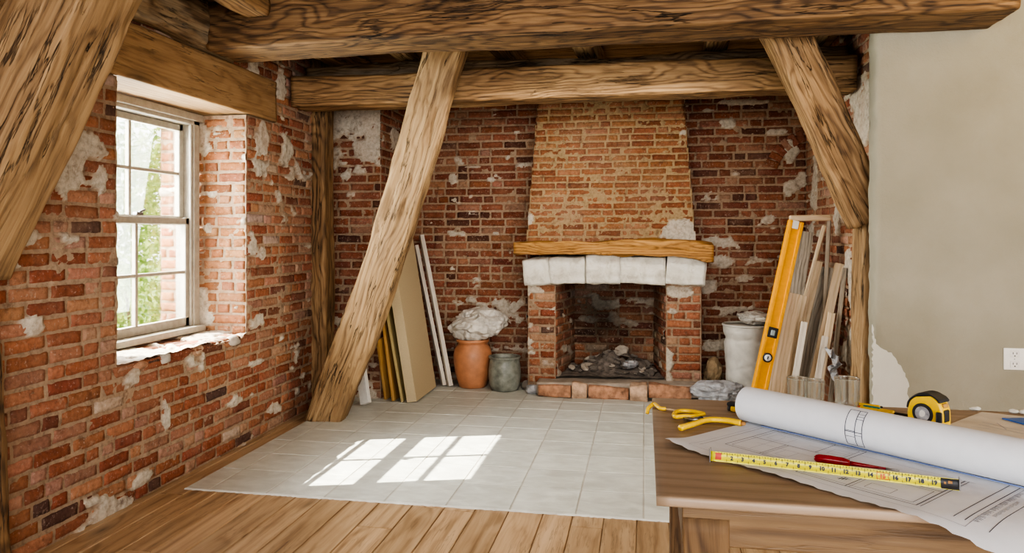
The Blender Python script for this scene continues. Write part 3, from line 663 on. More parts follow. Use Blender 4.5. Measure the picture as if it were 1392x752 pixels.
# rubble in the firebox
rs = np.random.RandomState(21); pr = [lump_me('rubble_lump', 200 + i, (1, .8, .65), 3, 6, .12, 8, nz=.06, smooth=False) for i in range(5)]
for k in range(90):
    a = rs.normal(0, 1, 2); x = -.26 + a[0] * .24; y = 7.04 + a[1] * .12
    x = min(max(x, FX0 + .12), FX1 - .12); y = min(max(y, 6.82), 7.19)
    z = HZ + .012 + .17 * math.exp(-(((x + .27) / .30) ** 2 + ((y - 7.10) / .16) ** 2)) * .9
    o = bpy.data.objects.new('rubble_lump', pr[k % 5]); COL.objects.link(o)
    if not pr[k % 5].materials: pr[k % 5].materials.append([RUBBLE, PALESTONE, RUBBLE, ASH, RUBBLE][k % 5])
    s = rs.uniform(.018, .048); o.scale = (s * rs.uniform(.8, 1.5), s, s * rs.uniform(.5, .9)); o.location = (x, y, z + s * .1); o.rotation_euler = (rs.uniform(-.4, .4), rs.uniform(-.4, .4), rs.uniform(0, 6))
    tag(o, 'broken lump of soot-grey rubble in the heap inside the fireplace', 'rubble', 'rubble heap in the firebox')
tag(lump('crumpled_paper', (-.22, 7.05, HZ + .15), (.075, .06, .06), PALESTONE, 301, sub=4, folds=16, amp=.3), 'pale crumpled ball on top of the ash heap in the fireplace', 'paper')
tag(lump('crumpled_paper', (-.12, 6.93, HZ + .06), (.085, .06, .04), GREYFILM, 302, sub=4, folds=16, amp=.3), 'grey crumpled sheet at the front of the ash heap', 'paper')

# rubble beside the hearth
for i, (px, py, s, mt, l) in enumerate(((716, 531, (.06, .05, .045), RUBBLE, 'grey-brown stone next to the round pot, leftmost of the rubble by the hearth'), (724, 537, (.07, .05, .045), GREYFILM, 'smooth blue-grey stone beside the left end of the hearth'),
                                  (738, 537, (.055, .05, .05), PALESTONE, 'white plaster chunk against the left end of the hearth'), (730, 527, (.07, .05, .075), PALESTONE, 'pale lump behind the stones at the left of the hearth'))):
    p = atZ(px, py, 0.006); p.y += s[1]; tag(lump('stone', (p.x, p.y, .006), s, mt, 310 + i, cuts=7, folds=4, amp=.1), l, 'stone')

# ------------------------------------------------------------------ window
W1 = empty('window_1', (-3.10, (OY0 + OY1) / 2, .80)); W1['kind'] = 'structure'
wb = W1.matrix_basis.inverted()
def wpart(o, parent=None):
    o.parent = parent or W1
    if parent is None: o.matrix_parent_inverse = Matrix.Translation(W1.location).inverted()
    return o
WY0, WY1, WZ0, WZ1 = 3.46, 4.66, .78, 2.27
def bars(name, lst, mat, bev=.004):
    bm = bmesh.new()
    for (c, s) in lst: bbox_bm(bm, Vector(c), s, None, bev, 1)
    return link(name, from_bm(name, bm), mat)
fw = .065; xf = -3.12
wpart(bars('window_frame', [((xf, WY0 + fw / 2, (WZ0 + WZ1) / 2), (.14, fw, WZ1 - WZ0)), ((xf, WY1 - fw / 2, (WZ0 + WZ1) / 2), (.14, fw, WZ1 - WZ0)), ((xf, (WY0 + WY1) / 2, WZ1 - .035), (.14, WY1 - WY0, .07)),
                            ((xf + .02, (WY0 + WY1) / 2, WZ0 + .02), (.20, WY1 - WY0, .04)), ((xf + .082, (WY0 + WY1) / 2, WZ1 - .02), (.025, WY1 - WY0 + .02, .05)),
                            ((xf + .05, WY0 + fw + .01, (WZ0 + WZ1) / 2), (.02, .02, WZ1 - WZ0)), ((xf + .05, WY1 - fw - .01, (WZ0 + WZ1) / 2), (.02, .02, WZ1 - WZ0))], FRAMEP))
def sash(name, x, z0, z1, zmid):
    y0, y1 = WY0 + fw + .003, WY1 - fw - .003; ym = (y0 + y1) / 2; st = .048
    s = wpart(bars(name, [((x, y0 + st / 2, (z0 + z1) / 2), (.038, st, z1 - z0)), ((x, y1 - st / 2, (z0 + z1) / 2), (.038, st, z1 - z0)), ((x, ym, z1 - .024), (.038, y1 - y0 - .02, .045)), ((x, ym, z0 + .03), (.038, y1 - y0 - .02, .06)),
                          ((x, ym, (z0 + z1) / 2), (.03, .024, z1 - z0 - .05)), ((x, ym, zmid), (.028, y1 - y0 - .05, .022))], FRAMEP))
    zs = (z0 + .06, zmid - .011, zmid + .011, z1 - .045)
    for (ya, yb_) in ((y0 + st, ym - .012), (ym + .012, y1 - st)):
        for (za, zb_) in ((zs[0], zs[1]), (zs[2], zs[3])):
            g = link('pane', from_bm('pane', (lambda b: (bbox_bm(b, Vector((x, (ya + yb_) / 2, (za + zb_) / 2)), (.004, yb_ - ya + .008, zb_ - za + .008)), b)[1])(bmesh.new())), PANE)
            wpart(g, s)
    return s
sash('upper_sash', -3.145, 1.51, WZ1 - .07, 1.86); lsash = sash('lower_sash', -3.098, WZ0 + .04, 1.56, 1.19)
bm = bmesh.new(); bbox_bm(bm, Vector((-3.075, 4.06, 1.575)), (.03, .06, .02), None, .004); tube_bm(bm, [(-3.06, 4.05, 1.585), (-3.05, 4.09, 1.60)], .007)
wpart(link('sash_latch', from_bm('sash_latch', bm), GREYM), lsash)
# brick-and-mortar sill
plS = blobs([(.3, .25, .22, .25), (.62, .2, .2, .2), (.95, .25, .3, .25), (1.15, .2, .2, .3), (.05, .2, .15, .3), (.5, .38, .1, .1)])
s = brick_panel('window_sill', (-3.10, OY1 - .0, OZ0 + .015), (0, -1, 0), np.array((.38, 0, -.012)) / math.hypot(.38, .012), (0.03, 0, 1), OY1 - OY0, .40, lambda v: [(0, OY1 - OY0)], 77, course=.2, L=.11, header=0, plaster=plS, relief=.012, ragged=0)
wpart(s)
for i, (px, py, sz) in enumerate(((188, 493, (.055, .09, .035)), (225, 488, (.05, .06, .04)), (268, 487, (.045, .07, .04)), (318, 472, (.05, .09, .04)))):
    p = atX(px, py, XL + .0); o = wpart(lump('sill_brick', (XL - .02, p.y, OZ0 - .045), sz, [BRICK, PALESTONE, HBR[1], PALESTONE][i] if i else HBR[0], 330 + i, cuts=6, folds=3, amp=.05))

# ------------------------------------------------------------------ left stack of boards
def plank(name, p0, p1, wdir, w, t, mat, label=None, cat='plank', group=None, bev=.003, warp=.004, seed=0):
    p0, p1 = Vector(p0), Vector(p1); X = p1 - p0; L = X.length; X.normalize(); Y = Vector(wdir); Y = (Y - X * Y.dot(X)).normalized(); Zd = X.cross(Y)
    bm = bmesh.new(); bbox_bm(bm, Vector((L / 2, 0, 0)), (L, w, t), None, bev, 2)
    n = 8
    for k in range(1, n): bmesh.ops.bisect_plane(bm, geom=bm.verts[:] + bm.edges[:] + bm.faces[:], plane_co=(L * k / n, 0, 0), plane_no=(1, 0, 0))
    for v in bm.verts:
        q = v.co.x / L; v.co.z += warp * math.sin(q * 3.1 + seed) ; v.co.y += warp * .6 * math.sin(q * 4.3 + seed * 2)
    me = from_bm(name, bm); M = Matrix((X, Y, Zd)).transposed().to_4x4(); M.translation = p0
    o = link(name, me, mat, None, M)
    # lowest corner stands on the floor
    zmin = min((M @ v.co).z for v in me.vertices); o.location.z += .0065 - zmin
    return tag(o, label, cat, group)
plank('board', (-1.955, 6.33, 0), (-2.195, 6.32, 1.50), (0, 1, 0), .60, .088, MDF, 'thick plain beige board leaning in the left corner, the largest one', 'board', bev=.002, warp=0)
plank('board', (-2.045, 6.29, 0), (-2.245, 6.27, 1.14), (0, 1, 0), .50, .022, OLIVE, 'olive brown sheet behind the thick beige board', 'board', warp=.001)
plank('board', (-2.125, 6.27, 0), (-2.250, 6.28, .90), (0, 1, 0), .46, .026, OCHRE, 'orange-brown board with sawn edge left of the olive sheet', 'board', warp=.001)
plank('board', (-2.20, 6.18, 0), (-2.245, 6.10, .53), (.25, 1, 0), .16, .026, OCHRE, 'short brown offcut, lowest of the leaning boards', 'board', warp=.001)
p0 = atZ(493, 554, 0); plank('plank', (p0.x + .02, p0.y + .02, 0), (-2.50, 6.10, .62), (.8, -.25, 0), .085, .045, WHITE, 'white painted batten leaning between the brace and the boards', 'plank', warp=.001)
plank('plank', (-1.80, 6.72, 0), (-2.155, 6.95, 1.42), (.5, -.8, 0), .062, .04, PINEW, 'tall whitish plank right of the thick beige board', 'plank', warp=.003)
plank('plank', (-1.87, 6.74, 0), (-2.205, 6.95, 1.32), (.5, -.8, 0), .06, .035, PINEW, 'slightly shorter grey-white plank behind the tall whitish one', 'plank', seed=2)

# jar, pot
jar = link('jar', lathe_me('jar', [(.0, .0), (.118, 0), (.128, .006), (.145, .06), (.168, .15), (.180, .24), (.182, .30), (.172, .355), (.150, .39), (.138, .405), (.140, .415), (.152, .425), (.156, .44), (.150, .452), (.138, .452), (.130, .43), (.128, .40), (.16, .33), (.165, .2), (.12, .02), (0, .015)], 64), TERRA)
jp = Vector((-1.60, 6.79, .006)); jar.location = jp; tag(jar, 'tall orange terracotta jar with a rim, crumpled plastic on its mouth', 'jar')
pot = link('pot', lathe_me('pot', [(0, 0), (.105, 0), (.122, .008), (.140, .05), (.150, .12), (.149, .20), (.140, .262), (.137, .280), (.143, .296), (.150, .303), (.149, .312), (.140, .313), (.130, .30), (.128, .26), (.136, .15), (.10, .02), (0, .018)], 64), GLAZE)
pot.location = (-1.275, 6.70, .006); tag(pot, 'squat grey-green glazed pot with open top beside the terracotta jar', 'pot')
def crumple(name, loc, size, mat, seed, sub=6, folds=30, amp=.17, **k):
    return lump(name, loc, size, mat, seed, sub=sub, folds=folds, amp=amp, **k)
o = crumple('crumpled_plastic', jp + Vector((.02, -.02, .43)), (.32, .18, .175), FILM, 401); tag(o, 'crumpled whitish plastic sheet heaped on the terracotta jar', 'plastic sheet')

# right: wrapped bucket etc.
bk = empty('bucket', (.885, 6.78, .006)); tag(bk, 'white bucket wrapped in wrinkled plastic behind the yellow level', 'bucket')
def bucket_me():
    n, m = 72, 60; v = []; f = []
    for j in range(m + 1):
        z = .64 * j / m
        for i in range(n): a = 2 * math.pi * i / n; r = .165 + .03 * j / m; v.append((r * math.cos(a), r * math.sin(a), z))
    V = np.array(v); d = fbm(V * np.array((9, 9, 5)), 90, 3); k = np.abs(fbm(V * np.array((12, 12, 7)), 92, 2)); V[:, :2] *= (1 + .03 * d - .05 * np.exp(-(k / .12) ** 2))[:, None]
    z = V[:, 2]; V[:, :2] *= (1 - .05 * np.exp(-((z - .52) / .02) ** 2) + .02 * sstep(.56, .58, z))[:, None]
    for j in range(m):
        for i in range(n): q = (i + 1) % n; f.append((j * n + i, j * n + q, (j + 1) * n + q, (j + 1) * n + i))
    f.append(tuple(reversed(range(n))))
    return mesh('bucket_body', V, f)
link('bucket_body', bucket_me(), PLASTIC, bk)
bm = bmesh.new(); tube_bm(bm, [(.197 * math.cos(a), .197 * math.sin(a), .64) for a in np.linspace(0, 2 * math.pi, 48, endpoint=False)], .010, 8, True); link('rim', from_bm('rim', bm, True), PLASTIC, bk)
link('lid', lathe_me('lid', [(0, .625), (.185, .62), (.185, .632), (0, .637)], 48), PLASTIC, bk)
o = crumple('crumpled_plastic', (.96, 6.78, .64), (.20, .16, .07), FILM, 402, amp=.2); tag(o, 'wrinkled clear plastic lying on top of the wrapped bucket', 'plastic sheet')
o = crumple('crumpled_plastic', (.63, 6.44, .006), (.25, .115, .105), GREYFILM, 403); tag(o, 'heap of grey crumpled plastic at the right end of the hearth', 'plastic sheet')
p = atY(970, 510, 6.85); o = crumple('sack', (.595, 6.90, .006), (.10, .10, .165), TANCLOTH, 405, amp=.2); tag(o, 'tan crumpled sack between the fireplace and the wrapped bucket', 'sack')

# leaning timbers and level
def lean(name, pt, pl, Y0, Y1, w, t, mat, label, cat='plank', **k):
    """top pixel on plane Y1, lower pixel on plane Y0, run down to the floor"""
    a = atY(*pt, Y1); b = atY(*pl, Y0); s = (b.z) / (a.z - b.z); g = b + (b - a) * s
    return plank(name, g, a, (1, -.12, .0), w, t, mat, label, cat, **k)
lv_t = atY(1082, 301, 5.66); lv_b = atY(1033.5, 528, 5.52); g = lv_b + (lv_b - lv_t) * (lv_b.z / (lv_t.z - lv_b.z)); g.z = .03
lev = empty('spirit_level', g); tag(lev, 'long yellow spirit level leaning in front of the timber offcuts', 'spirit level')
LX = (lv_t - g); LL = LX.length; LX.normalize(); LY = Vector((1, .18, 0)); LY = (LY - LX * LY.dot(LX)).normalized(); LZ = LX.cross(LY)
LM = Matrix((LX, LY, LZ)).transposed().to_4x4()
bm = bmesh.new()
W_ = .105
bbox_bm(bm, Vector((LL / 2, 0, 0)), (LL, W_ * .72, .022), None, .002, 1); bbox_bm(bm, Vector((LL / 2, W_ / 2 - .012, 0)), (LL, .026, .046), None, .004, 2); bbox_bm(bm, Vector((LL / 2, -W_ / 2 + .012, 0)), (LL, .026, .046), None, .004, 2)
link('level_body', from_bm('level_body', bm), LEVY, lev, LM)
zf = -1 if (LM.to_3x3() @ Vector((0, 0, 1))).y > 0 else 1
def on_lev(name, t, mat, s, bev=.004): return box(name, (LM @ Vector((LL * t, 0, zf * .016))), s, mat, lev, bev, LM.to_3x3())
def tlev(px, py):   # fraction along the level at a pixel
    q = atY(px, py, 5.6); return (q - g).dot(LX) / LL
box('end_cap', LM @ Vector((LL - .028, -.012, zf * .014)), (.06, W_ * .62, .012), WHITE, lev, .003, LM.to_3x3())
on_lev('plumb_vial_housing', tlev(1044, 451), BLK, (.075, .072, .02)); on_lev('plumb_vial', tlev(1044, 451) - .001, simple('vial_glass', (.30, .36, .36), .15), (.042, .034, .024), .006)
def disc(name, t, r, h, mat, off):
    me = lathe_me(name, [(0, 0), (r, 0), (r, h), (0, h)], 32, False)
    R = LM.to_3x3() @ (Matrix.Rotation(math.pi, 3, 'X') if zf < 0 else Matrix.Identity(3))
    return link(name, me, mat, lev, Matrix.Translation(LM @ Vector((LL * t, 0, zf * off))) @ R.to_4x4())
t2 = tlev(1038, 485); disc('round_vial_housing', t2, .034, .018, BLK, .012); disc('round_vial', t2, .024, .004, simple('vial_face', (.68, .70, .70), .2), .030)
on_lev('vial_mark', t2, BLK, (.022, .008, .040), .001)
# frame behind
fr = empty('wooden_frame', (.95, 6.4, .006)); tag(fr, 'thin wooden frame with rounded top rail standing behind the yellow level', 'frame')
fa = atY(1073, 297, 5.75); fb = atY(1127, 296, 5.80); fl = atY(1120, 440, 5.75)
def fbar(name, a, b, w, t, mat):
    X = (b - a); L = X.length; X = X.normalized(); Y = Vector((0, 1, 0)); Y = (Y - X * Y.dot(X)).normalized(); Zd = X.cross(Y); bm = bmesh.new(); bbox_bm(bm, Vector((L / 2, 0, 0)), (L, t, w), None, .010, 3)
    M = Matrix((X, Y, Zd)).transposed().to_4x4(); M.translation = a - Vector((.95, 6.4, .006)); return link(name, from_bm(name, bm), mat, fr, M)
fbar('top_rail', fa, fb + Vector((.012, 0, 0)), .045, .03, PINE)
fs = fl + (fl - fb) * ((fl.z - .006) / (fb.z - fl.z)); fbar('stile', Vector((fs.x, fs.y, .006)), fb + Vector((0, .0, -.02)), .030, .028, PINEG)
fa2 = Vector((fa.x + .05, fa.y, fa.z - .02)); fbar('stile', Vector((fa2.x - .16, fa2.y + .02, .006)), fa2, .030, .028, PINE)
lean('board', (1092, 318), (1075, 420), 6.10, 6.25, .16, .02, PINEG, 'grey-brown board standing at the back of the timber offcuts', 'board')
lean('plank', (1079, 402), (1057, 520), 5.60, 5.66, .105, .03, PINE, 'wide pale pine board right of the yellow level', warp=.008)
lean('plank', (1093, 405), (1076, 500), 5.68, 5.77, .05, .035, PINE, 'narrow pale pine plank beside the wide pale board', seed=1)
lean('stick', (1121, 308), (1100, 385), 6.02, 6.05, .032, .03, PINE, 'thin round-edged stick, tallest of the timber offcuts', 'stick', bev=.01)
lean('plank', (1112, 358), (1085, 478), 5.80, 5.88, .062, .035, PINE, 'pale square-topped plank behind the narrow pale plank', seed=2)
lean('plank', (1094, 440), (1078, 530), 5.52, 5.60, .046, .03, PINEW, 'short pale stake, lowest top among the offcuts', seed=3)
lean('plank', (1122, 366), (1096, 490), 5.86, 5.95, .075, .025, PINEG, 'grey weathered board with dark lower end among the offcuts', seed=4)
lean('plank', (1129, 366), (1109, 480), 5.98, 6.08, .05, .025, PINEG, 'dim grey board in the gap between the offcuts', seed=6)
lean('plank', (1141, 361), (1113, 490), 5.66, 5.76, .062, .04, PINE, 'pale plank with a broken top, right of the grey board', seed=5)
lean('plank', (1149, 367), (1136, 480), 5.58, 5.64, .028, .05, PINEG, 'dark grey batten furthest right, against the brick wall', seed=7)
lean('plank', (1130, 428), (1115, 520), 5.48, 5.56, .05, .03, PINE, 'short light plank in front, under the broken-topped one', seed=8)
lean('plank', (1122, 460), (1109, 530), 5.40, 5.48, .045, .025, PINEW, 'small whitish splintered piece in front of the right offcuts', seed=9)
def ribbon(name, pts, Y, w, mat, label):
    P = smooth_curve([atY(x, y, Y + dy) for x, y, dy in pts], 6); bm = bmesh.new(); rows = []
    for i, p in enumerate(P):
        k = .6 + .4 * math.sin(i * 1.3); rows.append([bm.verts.new(p + Vector(((j - 2) / 4 * w * (.8 + .3 * k), .025 * math.sin(i * .9 + j * 1.7), .01 * math.sin(j * 2 + i)))) for j in range(5)])
    for i in range(len(rows) - 1):
        for j in range(4): bm.faces.new((rows[i][j], rows[i][j + 1], rows[i + 1][j + 1], rows[i + 1][j]))
    o = link(name, from_bm(name, bm), mat); md = o.modifiers.new('thick', 'SOLIDIFY'); md.thickness = .002; return tag(o, label, 'plastic sheet')
ribbon('plastic_strip', [(1127, 474, .02), (1134, 486, 0), (1139, 496, -.02), (1131, 502, 0), (1138, 515, .02), (1144, 535, 0), (1147, 575, .02)], 5.33, .055, GREYFILM, 'folded grey plastic strip hanging over the foot of the offcuts')

# ------------------------------------------------------------------ work table
TZ = .90
tb = empty('table', (.9, 2.04, 0)); tag(tb, 'solid oak work table in the right foreground under the drawings', 'table')
def tpart(o): o.parent = tb; o.matrix_parent_inverse = Matrix.Translation(tb.location).inverted(); return o
TX1 = 1.95
tpart(timber('tabletop', (.025, 2.043, TZ - .011), (TX1, 2.043, TZ - .011), .945, .022, (0, 1, 0), TABW, 80, rough=.10, rad=.006, crk=.0))
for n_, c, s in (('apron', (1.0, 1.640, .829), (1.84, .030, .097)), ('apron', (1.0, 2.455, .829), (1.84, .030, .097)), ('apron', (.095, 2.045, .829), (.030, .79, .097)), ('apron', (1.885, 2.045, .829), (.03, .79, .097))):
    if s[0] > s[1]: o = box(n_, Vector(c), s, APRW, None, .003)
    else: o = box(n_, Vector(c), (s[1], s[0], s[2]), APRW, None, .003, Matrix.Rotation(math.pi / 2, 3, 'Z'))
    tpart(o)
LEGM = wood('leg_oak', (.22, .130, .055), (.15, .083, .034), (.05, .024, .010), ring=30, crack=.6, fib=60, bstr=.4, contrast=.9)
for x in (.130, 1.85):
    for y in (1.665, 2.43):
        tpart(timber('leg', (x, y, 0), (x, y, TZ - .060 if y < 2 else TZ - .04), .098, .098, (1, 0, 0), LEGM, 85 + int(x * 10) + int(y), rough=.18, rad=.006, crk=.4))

# roll of drawings
RA = Vector((.292, 2.235, 0)); RB = Vector((.85, 1.729, 0)); RD = (RB - RA).normalized(); RN = Vector((-RD.y, RD.x, 0)); RR = .0505; RL = 1.0
E1 = RD; E2 = RN      # e1 along the roll, e2 away to the far side
A0 = Vector((.052, 1.958, 0))
def sheet_z(p, lift=0.0):
    over = max(0.0, 1.575 - p.y); z = TZ + .0022 + lift - over * over * 1.6
    s = (p - A0).dot(E1); t = (p - A0).dot(E2)
    z += .010 * math.exp(-((s / .05) ** 2 + (t / .06) ** 2)) * (1 if over == 0 else 1)
    z += .0018 * (1 + math.sin(s * 21 + 1)) * math.exp(-(t / .05) ** 2) + .0006 * (1 + math.sin(s * 9 + t * 13))
    return z
tr = (RA - A0).dot(E2)
def sheet_pt(s, t, lift=0.0):
    p = A0 + E1 * s + E2 * t; 
    return Vector((p.x, p.y, sheet_z(p, lift)))
def roll_pt(s, ang, r):   # ang measured from the contact point towards the viewer side and over the top
    c = RA + E1 * s + Vector((0, 0, TZ + .004 + RR)); return c + E2 * (-math.sin(ang) * r) + Vector((0, 0, -math.cos(ang) * r))
bp = empty('blueprint', (A0.x, A0.y, TZ)); tag(bp, 'large white building plan spread on the table under the tape blade', 'drawing')
def bpart(o): o.parent = bp; o.matrix_parent_inverse = Matrix.Translation(bp.location).inverted(); return o
SL = .80; s0 = -.0
def sheet(name, lift, s_off, t_off, Ls, Lt, mat):
    ns, ntt = 60, 36; v = []; f = []
    for i in range(ns + 1):
        for j in range(ntt + 1):
            s = s_off + Ls * i / ns; t = t_off + Lt * j / ntt
            rag = .004 * math.sin(i * 1.9) * (1 if j == 0 else 0)
            v.append(sheet_pt(s, t + rag, lift))
    for i in range(ns):
        for j in range(ntt): f.append((i * (ntt + 1) + j, (i + 1) * (ntt + 1) + j, (i + 1) * (ntt + 1) + j + 1, i * (ntt + 1) + j + 1))
    return link(name, mesh(name, v, f), mat)
bpart(sheet('sheet', 0, 0, 0, SL, tr + .02, PAPER))
us = sheet('underlying_sheet', -.0012, .03, .012, SL - .005, tr - .05, PAPER2); tag(us, 'old buff sheet showing under the near corner of the white plan', 'drawing')
bmL = {'a': bmesh.new(), 'b': bmesh.new()}
def ln(s0, t0, s1, t1, w=.0011, k='a'):
    w = w * .85; bm = bmL[k]; n = max(1, int(math.hypot(s1 - s0, t1 - t0) / .02)); d = Vector((s1 - s0, t1 - t0)); q = Vector((-d.y, d.x)).normalized() * w; pv = None
    for i in range(n + 1):
        s = s0 + (s1 - s0) * i / n; t = t0 + (t1 - t0) * i / n
        a = bm.verts.new(sheet_pt(s + q.x, t + q.y, .0008)); b = bm.verts.new(sheet_pt(s - q.x, t - q.y, .0008))
        if pv: bm.faces.new((pv[0], pv[1], b, a))
        pv = (a, b)
def rect(a, b, c, d, w=.0011, k='a'): ln(a, b, c, b, w, k); ln(c, b, c, d, w, k); ln(c, d, a, d, w, k); ln(a, d, a, b, w, k)
rect(.05, .035, .70, tr - .005, .0007, 'b'); ln(.065, .06, .065, tr - .02, .0007)
# rooms
rect(.10, .12, .36, .34, .0011); rect(.112, .132, .348, .328, .0007); ln(.20, .12, .20, .24, .0009); ln(.208, .12, .208, .24, .0007); ln(.10, .24, .29, .24, .0009); ln(.28, .24, .28, .34, .0009); rect(.13, .26, .19, .31, .0006, 'b'); rect(.225, .15, .26, .20, .0006, 'b'); rect(.30, .26, .34, .30, .0006, 'b')
ln(.14, .20, .32, .20, .0006, 'b'); ln(.16, .14, .16, .30, .0006, 'b'); ln(.24, .28, .34, .28, .0006, 'b')
rect(.335, .062, .60, .185, .0011); rect(.347, .074, .588, .173, .0007); ln(.452, .062, .452, .19, .0012); ln(.46, .062, .46, .14, .0006); rect(.48, .09, .535, .125, .0006); ln(.335, .30, .62, .30, .0007, 'b'); ln(.60, .062, .60, .30, .0013); ln(.608, .062, .608, .30, .0009)
ln(.17, .07, .33, .07, .0007, 'b'); ln(.17, .062, .30, .062, .0007, 'b'); ln(.295, .062, .295, .11, .0009); ln(.305, .066, .305, .11, .0007)
ln(.67, .06, .67, tr - .02, .0010); ln(.69, .06, .69, tr - .02, .0010); ln(.735, .05, .735, tr - .02, .0009)
rs = np.random.RandomState(4)
for k in range(54):
    if k % 9 == 8: continue
    t = .07 + k * .0046; ln(.698 + rs.uniform(0, .003), t, .706 + rs.uniform(0, .006), t + rs.uniform(-.001, .002), .0007)
for k in range(26): t = .12 + k * .005; ln(.715, t, .721 + rs.uniform(0, .003), t, .0006)
for (s, t) in ((.415, .098), (.42, .105)): ln(s, t, s + .02, t + .004, .001); ln(s + .006, t - .006, s + .006, t + .012, .001); ln(s + .012, t - .004, s + .012, t + .008, .001)
bpart(link('plan_lines', from_bm('plan_lines', bmL['a']), INK)); bpart(link('faint_plan_lines', from_bm('faint_plan_lines', bmL['b']), INK2))
# roll
rl = empty('paper_roll', (RA.x, RA.y, TZ)); tag(rl, 'thick white roll of drawings lying diagonally across the table', 'drawing roll')
def rpart(o): o.parent = rl; o.matrix_parent_inverse = Matrix.Translation(rl.location).inverted(); return o
def rollmesh():
    ns, na = 40, 150; v = []; f = []
    for i in range(ns + 1):
        for j in range(na + 1):
            a = 2 * math.pi * 2.6 * j / na; r = RR - .0022 * a / 6.283 ; v.append(roll_pt(RL * i / ns - .002 * math.sin(a * 1.5), a + .5, r))
    for i in range(ns):
        for j in range(na): f.append((i * (na + 1) + j, i * (na + 1) + j + 1, (i + 1) * (na + 1) + j + 1, (i + 1) * (na + 1) + j))
    return mesh('roll_sheet', v, f)
rpart(link('roll_sheet', rollmesh(), PAPER))
bm = bmesh.new()
def rln(s0, a0, s1, a1, w=.0009):
    n = 14; pv = None; d = Vector((s1 - s0, (a1 - a0) * RR)); q = Vector((-d.y, d.x)).normalized() * w
    for i in range(n + 1):
        s = s0 + (s1 - s0) * i / n; a = a0 + (a1 - a0) * i / n
        x = bm.verts.new(roll_pt(s + q.x, a + q.y / RR, RR + .0006)); y = bm.verts.new(roll_pt(s - q.x, a - q.y / RR, RR + .0006))
        if pv: bm.faces.new((pv[0], pv[1], y, x))
        pv = (x, y)
for s in (.325, .350, .368): rln(s, .75, s, 2.75)
rln(.325, 2.75, .368, 2.75); rln(.325, 1.55, .368, 1.55); rln(.325, .75, .368, .75)
for a in (2.2, 2.35, 2.5, 1.4): rln(.350, a, .368, a, .0006)
for a in (1.3, 1.6): rln(.325, a, .350, a, .0006)
rpart(link('roll_lines', from_bm('roll_lines', bm), INK))
bm = bmesh.new(); tube_bm(bm, [sheet_pt(s, tr - .012, .0012) for s in np.linspace(0.05, RL * .95, 30)], .0014, 5); rpart(link('roll_edge', from_bm('roll_edge', bm), INKB))

# tape blade standing on its edge across the plan
ta = atZ(966, 627, TZ + .004); tb2 = atZ(1304, 667, TZ + .004)
TD = (tb2 - ta).normalized(); TLn = (tb2 - ta).length; TN = Vector((TD.y, -TD.x, 0)); BH = .0225
tp = empty('measuring_tape', ta); tag(tp, 'yellow measuring tape blade with black numbers lying across the plan', 'measuring tape')
def tp_pt(s, h, off=0.0):
    lean_ = .35; wv = .004 * math.sin(s * 9)
    cv = .005 * (1 - (2 * h / BH - 1) ** 2)
    return TD * s + Vector((0, 0, h * math.cos(lean_) + .001)) - TN * (h * math.sin(lean_) + cv - off + wv)
def strip(name, s0, s1, h0, h1, mat, off, ns=None, nh=6):
    ns = ns or max(2, int((s1 - s0) / .01)); v = []; f = []
    for i in range(ns + 1):
        for j in range(nh + 1): v.append(tp_pt(s0 + (s1 - s0) * i / ns, h0 + (h1 - h0) * j / nh, off))
    for i in range(ns):
        for j in range(nh): f.append((i * (nh + 1) + j, (i + 1) * (nh + 1) + j, (i + 1) * (nh + 1) + j + 1, i * (nh + 1) + j + 1))
    return v, f
def stripobj(name, lst, mat):
    V = []; Fc = []
    for a in lst: v, f = strip(name, *a[:4], mat, a[4]); b = len(V); V += v; Fc += [tuple(x + b for x in q) for q in f]
    return link(name, mesh(name, V, Fc), mat, tp)
o = stripobj('blade', [(0, TLn, 0, BH, 0)], BLADE); md = o.modifiers.new('thick', 'SOLIDIFY'); md.thickness = .0008; md.offset = -1 
ticks = []; n_in = 20; st = TLn / (n_in + .8)
for k in range(1, n_in * 4 + 2):
    s = .012 + k * st / 4; L_ = .0105 if k % 4 == 0 else (.006 if k % 2 == 0 else .004)
    if s > TLn - .035: break
    ticks.append((s - .0007, s + .0007, BH - L_, BH - .0008, .0007))
    if k % 4 == 0: ticks.append((s - .0005, s + .0005, .001, .006, .0007))
stripobj('tick_marks', ticks, INK)
stripobj('red_marks', [(.010, .024, .004, BH - .003, .0008)], REDINK)
stripobj('end_band', [(TLn - .034, TLn, 0.0005, BH - .0005, .001)], BLK)
def text_me(s, size):
    cu = bpy.data.curves.new('t', 'FONT'); cu.body = s; cu.size = size; cu.align_x = 'CENTER'; cu.resolution_u = 2; cu.offset = .0007
    ob = bpy.data.objects.new('t', cu); COL.objects.link(ob); dg = bpy.context.evaluated_depsgraph_get(); dg.update()
    me = bpy.data.meshes.new_from_object(ob.evaluated_get(dg)); bpy.data.objects.remove(ob); return me
for k in range(1, n_in):
    s = .012 + k * st + st * .45
    if s > TLn - .04: break
    me = text_me(str(k + 1), .0115); red = (k == 14)
    link('red_number' if red else 'number', mesh('number', [tp_pt(s + v.co.x, .0055 + v.co.y, .0009) for v in me.vertices], [tuple(p.vertices) for p in me.polygons], False), REDINK if red else INK, tp)
sr_ = .012 + 14 * st + st * .45
stripobj('red_box', [(sr_ - .012, sr_ + .012, .003, .004, .0009), (sr_ - .012, sr_ + .012, .0162, .0172, .0009), (sr_ - .012, sr_ - .0110, .003, .0172, .0009), (sr_ + .0110, sr_ + .012, .003, .0172, .0009)], REDINK)
stripobj('brass_spot', [(TLn - .020, TLn - .012, .011, .017, .0016), (TLn - .028, TLn - .024, .009, .014, .0016)], MANT)
